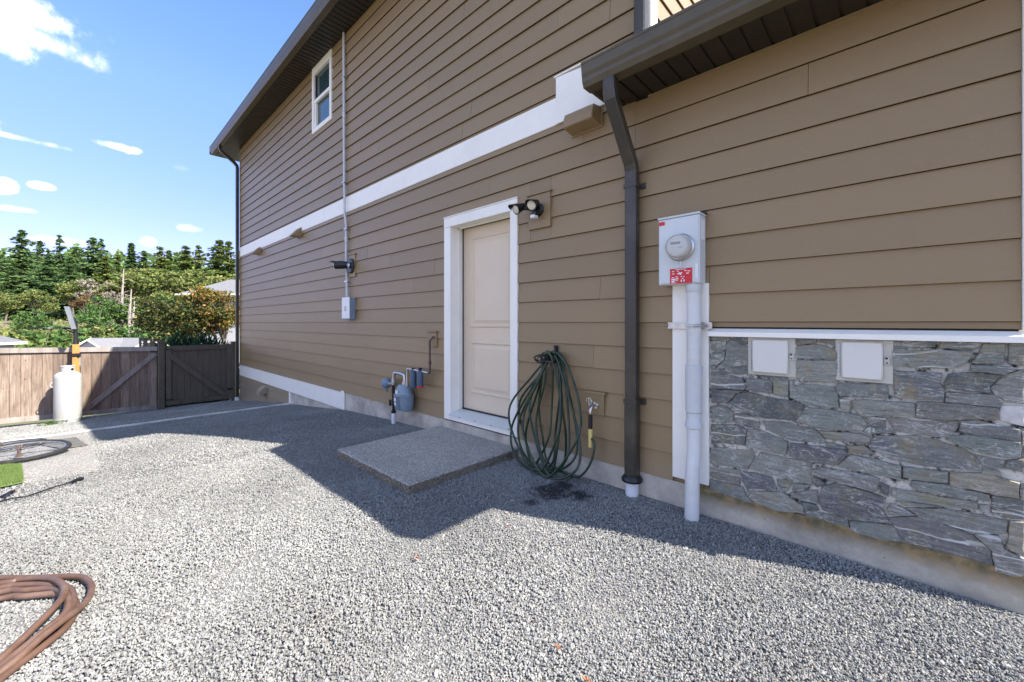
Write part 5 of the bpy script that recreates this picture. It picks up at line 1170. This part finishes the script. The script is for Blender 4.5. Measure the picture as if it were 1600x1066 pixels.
# right house
f = 38; c = at(392, f)
t = thing('neighbour_house', 'white house with grey hipped roof and dark window beside the corner downspout', 'house', (c.x, c.y, -6)); t.rotation_euler = (0, 0, viewang+R(90))
def ch(mb, nm, mat, par=None): o = mb.build(nm, mat); o.parent = par or t; return o
zr = (HZ-437)/F_*f+6; ze = (HZ-462)/F_*f+6
wl = ch(MB().box(-3.0, 3.0, -3, 2.6, 0, ze-.02), 'wall', 'farwall')
b = MB(); slab(b, [(-4.4, 3.6, ze-.1), (4, 3.6, ze-.1), (2, 0, zr), (-1.6, 0, zr)], .12); slab(b, [(-4.4, -3.6, ze-.1), (4, -3.6, ze-.1), (2, 0, zr), (-1.6, 0, zr)][::-1], .12); slab(b, [(-4.4, -3.6, ze-.1), (-4.4, 3.6, ze-.1), (-1.6, 0, zr)][::-1], .12); slab(b, [(4, 3.6, ze-.1), (4, -3.6, ze-.1), (2, 0, zr)], .12)
ch(b, 'roof', 'paleshingle')
b = MB(); b.box(1.1, 2.2, 2.61, 2.66, ze-1.3, ze-.35); w_ = b.build('window', 'glass', None); w_.parent = t; w_.location = (0, 0, 0)
ch(MB().box(1.0, 2.3, 2.6, 2.64, ze-1.4, ze-1.3).box(1.0, 2.3, 2.6, 2.64, ze-.35, ze-.27).box(1.0, 1.1, 2.6, 2.64, ze-1.3, ze-.35).box(2.2, 2.3, 2.6, 2.64, ze-1.3, ze-.35), 'window_frame', 'white', w_)
ch(MB().box(-4.45, 4.05, 3.6, 3.72, ze-.22, ze-.08), 'gutter', 'white')

# ---------------------------------------------------------------- vegetation
def leafmesh(name, C, Sz, mat, elong=1.0, up=.3, dirs=None, bend=.25):
    """C (n,3) centres, Sz (n) sizes -> quads with a fold, one island each"""
    n = len(C); d = rng.normal(size=(n, 3)) if dirs is None else dirs
    d /= np.linalg.norm(d, axis=1, keepdims=True)+1e-9
    q = rng.normal(size=(n, 3)); q[:, 2] += up; w = np.cross(d, q); w /= np.linalg.norm(w, axis=1, keepdims=True)+1e-9
    nr = np.cross(d, w); S1 = Sz[:, None]
    V = np.empty((n, 4, 3)); V[:, 0] = C-d*S1*elong*.5; V[:, 1] = C+w*S1*.33+nr*S1*bend*.3; V[:, 2] = C+d*S1*elong*.5; V[:, 3] = C-w*S1*.33+nr*S1*bend*.3
    me = bpy.data.meshes.new(name); me.vertices.add(n*4); me.vertices.foreach_set('co', V.reshape(-1).astype(np.float32))
    me.loops.add(n*4); me.loops.foreach_set('vertex_index', np.arange(n*4, dtype=np.int32)); me.polygons.add(n)
    me.polygons.foreach_set('loop_start', np.arange(0, n*4, 4, dtype=np.int32)); me.polygons.foreach_set('loop_total', np.full(n, 4, np.int32))
    me.materials.append(M[mat]); me.update(); me.validate(); return me
def trunkmesh(name, segs, mat):
    b = MB()
    for P, r0, r1 in segs:
        m = len(P); b.tube(P, [r0+(r1-r0)*i/(m-1) for i in range(m)], 7, cap=False)
    me = bpy.data.meshes.new(name); me.from_pydata(b.v, [], b.f); me.materials.append(M[mat]); me.polygons.foreach_set('use_smooth', [True]*len(me.polygons)); return me
def conifer(seed, h=16, rad=3.0, mat='fir', ragged=.3, base=.08, dens=1.0, pt=.8):
    rr = np.random.default_rng(seed); C = []; Z = []; Dd = []; segs = [([(0, 0, 0), (0.05, 0, h*.5), (0, 0, h)], h*.014, .02)]
    lv = int(h*2.3); 
    for i in range(lv):
        t = base+(1-base)*(i+rr.random())/lv; z = h*t; L = rad*(1-t)**pt*(1-ragged+ragged*2*rr.random())+.18
        for k in range(int(4+3*(1-t))):
            a = rr.random()*6.283; l = L*(.65+.5*rr.random()); dr = .12+.30*(1-t)
            nseg = max(2, int(l/.34*dens)); ends = (math.cos(a)*l, math.sin(a)*l, z-l*dr+l*.1)
            for j in range(nseg):
                u = (j+.6)/nseg; lift = -dr*l*u*u*.9+.05*l*u
                for e in range(6):
                    s = (.50-.16*u)*(.7+.5*rr.random()); sw = (rr.random()-.5)*.62*l*(1-u*.4)*.8
                    C.append((math.cos(a)*l*u-math.sin(a)*sw, math.sin(a)*l*u+math.cos(a)*sw, z+lift+(rr.random()-.5)*.42-abs(sw)*.35)); Z.append(s)
                    aa = a+np.sign(sw)*.8; Dd.append((math.cos(aa), math.sin(aa), -.25-.3*rr.random()))
            if l > 1.2 and rr.random() < .25: segs.append(([(0, 0, z), (ends[0]*.7, ends[1]*.7, z-l*dr*.4)], .04, .012))
    for q in range(10): C.append((rr.normal()*.06, rr.normal()*.06, h-q*.12)); Z.append(.35); Dd.append((rr.normal()*.4, rr.normal()*.4, 1))
    C = np.array(C); Z = np.array(Z); Dd = np.array(Dd)
    return leafmesh('crown', C, Z, mat, 1.35, 2.0, Dd, .5), trunkmesh('trunk', segs, 'bark'), h
def broad(seed, h=9, rad=3.2, mat='olive', n=3000, size=.34, lobes=9, base=.3, bark='bark', gap=.0, flat_=.75):
    rr = np.random.default_rng(seed); segs = []; L = []
    th = h*base; top = (rr.normal()*.3, rr.normal()*.3, th); segs.append(([(0, 0, 0), (top[0]*.4, top[1]*.4, th*.5), top], h*.022+.04, h*.016+.02))
    for i in range(lobes):
        a = 6.283*(i*.618+.1*rr.random()); q = math.sqrt((i+.5)/lobes); z = th+(h-th)*(.18+.72*rr.random()*(1.1-.55*q)); c = np.array((math.cos(a)*rad*q*.75, math.sin(a)*rad*q*.75, z)); r = rad*(.30+.22*rr.random()); L.append((c, r))
        mid = tuple((np.array(top)+c)/2+rr.normal(size=3)*.15); segs.append(([top, mid, tuple(c)], h*.010+.015, .012))
        for k in range(3): segs.append(([mid, tuple((np.array(mid)+c)/2+rr.normal(size=3)*r*.3), tuple(c+rr.normal(size=3)*r*.5)], .025, .006))
    C = []
    w = np.array([r*r for _, r in L]); w /= w.sum()
    for (c, r), m in zip(L, (w*n).astype(int)):
        d = rr.normal(size=(m, 3)); d /= np.linalg.norm(d, axis=1, keepdims=True); rad_ = r*(.45+.6*rr.random((m, 1))**.6)
        p = c+d*rad_*np.array([1, 1, flat_])
        # clump: snap towards sub-centres so gaps open up
        sc = c+(lambda e: e/np.linalg.norm(e, axis=1, keepdims=True)*r*.85)(rr.normal(size=(14, 3)))*np.array([1, 1, flat_])
        ix = np.argmin(((p[:, None]-sc[None])**2).sum(2), 1); p = p+(sc[ix]-p)*(.25+.35*rr.random((m, 1)))+rr.normal(size=(m, 3))*.05*r
        C.append(p)
    C = np.concatenate(C); Z = size*(.6+.8*rr.random(len(C)))
    return leafmesh('crown', C, Z, mat, 1.2, .8), trunkmesh('trunk', segs, bark), h
LIB = {}
LIB['fir'] = [conifer(1, 18, 3.6, 'fir', .35), conifer(2, 18, 3.1, 'fir', .45), conifer(3, 18, 4.0, 'fir', .3, pt=.7)]
LIB['tall'] = [conifer(4, 18, 2.4, 'cedarleaf', .5, .12, .8), conifer(5, 18, 3.3, 'cedarleaf', .4, pt=.7)]
LIB['fir'] += [conifer(21, 18, 3.4, 'fir', .6, .05, 1.0, .95), conifer(22, 18, 2.8, 'fir', .5, .15, .9, .6)]
LIB['tall'] += [conifer(23, 18, 3.0, 'cedarleaf', .6, .1, .9, .6)]
LIB['thin'] = [conifer(6, 18, 1.9, 'fir', .6, .35, .5), conifer(24, 18, 2.2, 'fir', .8, .25, .6, .5)]
LIB['olive'] = [broad(11, 9, 3.6, 'olive', 3600, .36), broad(12, 9, 3.2, 'olive', 3200, .33, 11)]
LIB['green'] = [broad(13, 9, 3.4, 'green', 3400, .34), broad(14, 6, 3.4, 'green', 3000, .28, 9, .12)]
LIB['russet'] = [broad(15, 9, 3.0, 'russet', 2400, .32, 8)]
LIB['dead'] = [broad(16, 9, 2.8, 'deadtwig', 1500, .26, 10, .35, 'barkpale')]
LIB['bush'] = [broad(17, 3.5, 2.6, 'green', 2400, .22, 9, .08), broad(18, 3.2, 2.4, 'olive', 2200, .22, 9, .08)]
def tree(name, kind, i, px, ytop, f, label, group='trees on the hillside beyond the fence', cat='tree', zb=None, wide=1.0, part='trunk'):
    cr, tk, h0 = LIB[kind][(i+int(px)) % len(LIB[kind])]
    p = at(px, f); zg = hterr(p.x, p.y)-.15 if zb is None else zb
    zt = (HZ-ytop)/F_*f; s = (zt-zg)/h0
    t = thing(name, label, cat, (p.x, p.y, zg), group); t.rotation_euler = (0, 0, (px*37.7) % 6.28)
    for nm, me in (('crown', cr), (part, tk)):
        o = bpy.data.objects.new(nm, me); COL.objects.link(o); o.parent = t; o.scale = (s*wide, s*wide, s)
    return t
FIR = [ # px, top y, distance, kind, variant, width
 (-40, 372, 74, 'fir', 0, 1.1, 'tall dark fir just beyond the left edge of the view'), (4, 398, 80, 'fir', 1, 1.0, 'dark fir at the left edge left of the tallest fir'), (34, 361, 68, 'fir', 2, 1.05, 'tallest dark fir, second from the left edge of the skyline'),
 (63, 376, 80, 'thin', 0, 1.2, 'slender fir top between the two tallest left firs'), (93, 368, 76, 'fir', 0, .85, 'pointed dark fir rising above the hoop backboard'), (76, 392, 66, 'fir', 2, 1.0, 'broad dark fir in front of the pointed firs, above the hoop'),
 (118, 386, 80, 'fir', 1, .85, 'small fir top between the hoop fir and the double-topped pine'), (146, 372, 72, 'fir', 1, 1.0, 'left fir of the ragged double-topped pair'), (158, 374, 74, 'fir', 0, .9, 'right fir of the ragged double-topped pair'),
 (184, 398, 78, 'tall', 0, 1.0, 'yellow-green conifer right of the double-topped pair'), (206, 380, 84, 'thin', 0, 1.6, 'thin sparse pine left of the small cloud'), (225, 392, 86, 'thin', 0, 1.4, 'short sparse pine top under the small cloud'),
 (250, 386, 78, 'tall', 1, .9, 'yellow-green conifer with pointed top right of the cloud'), (264, 391, 80, 'thin', 0, 1.5, 'thin dark spire in the middle of the right skyline'), (290, 385, 76, 'tall', 0, 1.1, 'light green conifer left of the twin tops on the right'),
 (310, 384, 78, 'tall', 1, .8, 'light green conifer right of the twin tops'), (344, 376, 72, 'tall', 0, 1.2, 'tall pale conifer near the house downspout'), (358, 378, 70, 'tall', 1, 1.0, 'tallest pale conifer nearest the house corner'), (385, 380, 72, 'tall', 0, 1.1, 'pale conifer half behind the house corner'),
 (20, 410, 62, 'fir', 1, 1.1, 'lower dark fir in front of the tallest fir'), (110, 402, 64, 'fir', 0, 1.1, 'green fir left of the grey leafless tree'), (165, 400, 66, 'tall', 1, 1.1, 'olive conifer above the grey leafless tree')]
for px, yt, f, kd, i, w, lab in FIR: tree('fir_tree', kd, i, px, yt, f, lab, wide=w*(1.75 if kd != 'thin' else 1.25))
BR = [
 (8, 452, 54, 'olive', 0, 1.0, 'olive broadleaf tree at the left edge above the dark roof', 'tree'), (58, 448, 52, 'olive', 1, 1.0, 'olive-brown arbutus below the tallest firs', 'tree'), (45, 482, 42, 'green', 0, .9, 'bright green leafy tree above the left roof', 'tree'), (76, 498, 38, 'bush', 0, 1.5, 'low bright green bush right of the left roof', 'bush'), (22, 505, 36, 'bush', 1, 1.3, 'low yellowish bush behind the left roof', 'bush'),
 (52, 510, 32, 'bush', 0, 1.2, 'green bush just behind the cedar fence', 'bush'),
 (116, 432, 60, 'olive', 1, 1.0, 'brownish arbutus behind the hoop backboard', 'tree'), (132, 450, 56, 'russet', 0, .8, 'rust-coloured leafy tree left of the grey leafless one', 'tree'), (150, 426, 60, 'dead', 0, 1.1, 'grey leafless tree among the firs', 'tree'), (178, 446, 56, 'dead', 0, .8, 'smaller grey leafless tree beside the pale trunks', 'tree'),
 (165, 462, 48, 'green', 0, .9, 'light green tree left of the pale roof', 'tree'), (135, 475, 50, 'green', 1, 1.0, 'dark green leafy tree right of the hoop', 'tree'), (180, 488, 42, 'bush', 0, 1.4, 'green bush behind the pale roof ridge', 'bush'), (152, 505, 40, 'bush', 1, 1.0, 'ochre bush left of the pale roof', 'bush'),
 (200, 420, 62, 'olive', 0, 1.1, 'olive tree in the centre of the hillside', 'tree'), (228, 410, 64, 'olive', 1, 1.2, 'wide yellow-olive tree on the right half of the hillside', 'tree'), (262, 414, 62, 'olive', 0, 1.2, 'olive tree below the thin dark spire', 'tree'), (283, 432, 58, 'russet', 0, .9, 'reddish brown tree right of centre', 'tree'),
 (300, 415, 60, 'olive', 1, 1.1, 'bright olive tree behind the turning maple', 'tree'), (330, 418, 58, 'olive', 0, 1.2, 'yellow-green tree left of the white house', 'tree'), (352, 422, 56, 'olive', 1, 1.0, 'yellowish tree directly above the white house roof', 'tree'), (250, 446, 52, 'olive', 0, 1.0, 'dense olive tree behind the left side of the maple', 'tree'), (218, 455, 50, 'green', 0, 1.0, 'green tree right of the pale trunks', 'tree'), (275, 450, 50, 'green', 1, 1.1, 'darker green tree behind the maple crown', 'tree'), (305, 452, 50, 'olive', 1, 1.0, 'olive tree just left of the white house roof', 'tree')]
for px, yt, f, kd, i, w, lab, cat in BR: tree('bush' if cat == 'bush' else 'leafy_tree', kd, i, px, yt, f, lab, wide=w, cat=cat, group='bushes on the slope beyond the fence' if cat == 'bush' else 'trees on the hillside beyond the fence', part='stem' if cat == 'bush' else 'trunk')
# pale bare trunks
for px, yt, yb2, f, lab in ((201.5, 452, 522, 46, 'pale bare tree trunk, left of the pair above the pale roof'), (206.5, 470, 522, 45, 'pale bare tree trunk, right of the pair above the pale roof'), (190, 420, 500, 52, 'slim grey dead trunk above the pale roof')):
    p = at(px, f); z0 = (HZ-yb2)/F_*f; z1 = (HZ-yt)/F_*f; b = MB(); b.tube([(p.x, p.y, z0-1), (p.x+.1, p.y+.05, (z0+z1)/2), (p.x+.05, p.y+.2, z1)], [.17, .13, .05], 8)
    for k in range(7):
        z = z0+(z1-z0)*(.45+.08*k); a = k*2.1; b.tube([(p.x+.08, p.y+.1, z), (p.x+math.cos(a)*.9, p.y+math.sin(a)*.9, z+.35)], [.035, .01], 5)
    tag(b.build('bare_trunk', 'barkpale', smooth=True, fix=False), lab, 'tree trunk', 'bare trunks on the slope')
# distant wood closing the gaps
C = []
for k in range(26000):
    px = rng.uniform(-260, 480); f = rng.uniform(88, 120); p = at(px, f); zg = hterr(p.x, p.y); hh = 13+4.0*mnoise.noise(Vector((px*.03, 0, f*.02)))+2.5*mnoise.noise(Vector((px*.11, 5, 0)))
    C.append((p.x, p.y, zg+hh*rng.random()**.8))
me = leafmesh('forest', np.array(C), np.full(len(C), 1.0)*rng.uniform(.6, 1.3, len(C)), 'fir', 1.2, 1.0)
o = bpy.data.objects.new('distant_forest', me); COL.objects.link(o); tag(o, 'dark mass of far trees closing the skyline', None, kind='stuff')
# low scrub on the slope
C = []
for k in range(9000):
    px = rng.uniform(-200, 420); f = rng.uniform(34, 62); p = at(px, f)
    if mnoise.noise(Vector((p.x*.15, p.y*.15, 2))) < -.05: continue
    C.append((p.x, p.y, hterr(p.x, p.y)+rng.random()*.7))
me = leafmesh('scrub', np.array(C), rng.uniform(.12, .34, len(C)), 'olive', 1.4, 1.0)
o = bpy.data.objects.new('slope_scrub', me); COL.objects.link(o); tag(o, kind='stuff')

# turning maple and juniper just behind the gate
def shaped(seed, n, cen, ext, size, mat, nsub=60, tight=.45):
    rr = np.random.default_rng(seed); sc = rr.normal(size=(nsub, 3)); sc /= np.linalg.norm(sc, axis=1, keepdims=True); sc *= rr.random((nsub, 1))**.45; sc = sc*np.array(ext)+np.array(cen)
    ix = rr.integers(0, nsub, n); p = sc[ix]+rr.normal(size=(n, 3))*np.array(ext)*.13
    return leafmesh('crown', p, size*(.6+.8*rr.random(n)), mat, 1.1, 1.0)
for (px, py, f, w, h_, mt, n, lab) in ((292, 497, 19, 2.0, 1.15, 'mapledark', 10500, 'wide maple turning orange, growing behind the dark brown gate'), (346, 492, 19.5, 1.05, .95, 'maple', 5200, 'orange-leaved tree in front of the white house')):
    c = atp(px, py, f); zg = hterr(c.x, c.y)
    t = thing('maple_tree', lab, 'tree', (c.x, c.y, zg)); hh = c.z-zg
    o = bpy.data.objects.new('crown', shaped(int(px), n, (0, 0, hh), (w*.9, w, h_), .105, mt)); COL.objects.link(o); o.parent = t
    o = bpy.data.objects.new('trunk', trunkmesh('trunk', [([(0, 0, 0), (.05, .1, hh*.7)], .12, .08)]+[([(.05, .1, hh*.7), (math.cos(a)*w*.4, math.sin(a)*w*.4, hh+h_*.2), (math.cos(a)*w*.7, math.sin(a)*w*.75, hh+h_*.6)], .06, .01) for a in np.linspace(0, 5.6, 8)], 'bark')); COL.objects.link(o); o.parent = t
c = atp(318, 462, 19.2); me = shaped(77, 2600, (0, 0, 0), (1.1, 1.25, .42), .105, 'maple', 30)
mt_ = [o for o in bpy.data.objects if o.name.startswith('maple_tree')][0]
o = bpy.data.objects.new('orange_crown_top', me); COL.objects.link(o); o.parent = mt_; o.location = c-mt_.location
for i, (px, f, w, lab) in enumerate(((278, 14.5, 1.0, 'dark green juniper behind the middle of the brown gate'), (322, 14.8, 1.1, 'dark green juniper behind the brown gate, nearer the house'))):
    c = atp(px, 540, f); zg = hterr(c.x, c.y); t = thing('juniper_bush', lab, 'bush', (c.x, c.y, zg)); zt = (HZ-522)/F_*f-zg; n = 7000
    rr = np.random.default_rng(i+40); p = rr.normal(size=(n, 3)); p /= np.linalg.norm(p, axis=1, keepdims=True); p *= rr.random((n, 1))**.4; p = p*np.array((w, w, zt*.55))+np.array((0, 0, zt*.45)); p[:, 2] += .08*np.sin(p[:, 0]*9)*np.cos(p[:, 1]*8)
    dd = p-np.array((0, 0, zt*.2)); o = bpy.data.objects.new('foliage', leafmesh('crown', p, rr.uniform(.06, .13, n), 'juniper', 2.2, .5, dd+rr.normal(size=(n, 3))*.4)); COL.objects.link(o); o.parent = t
    o = bpy.data.objects.new('stem', trunkmesh('stem', [([(0, 0, 0), (0, 0, zt*.6)], .08, .03)], 'bark')); COL.objects.link(o); o.parent = t
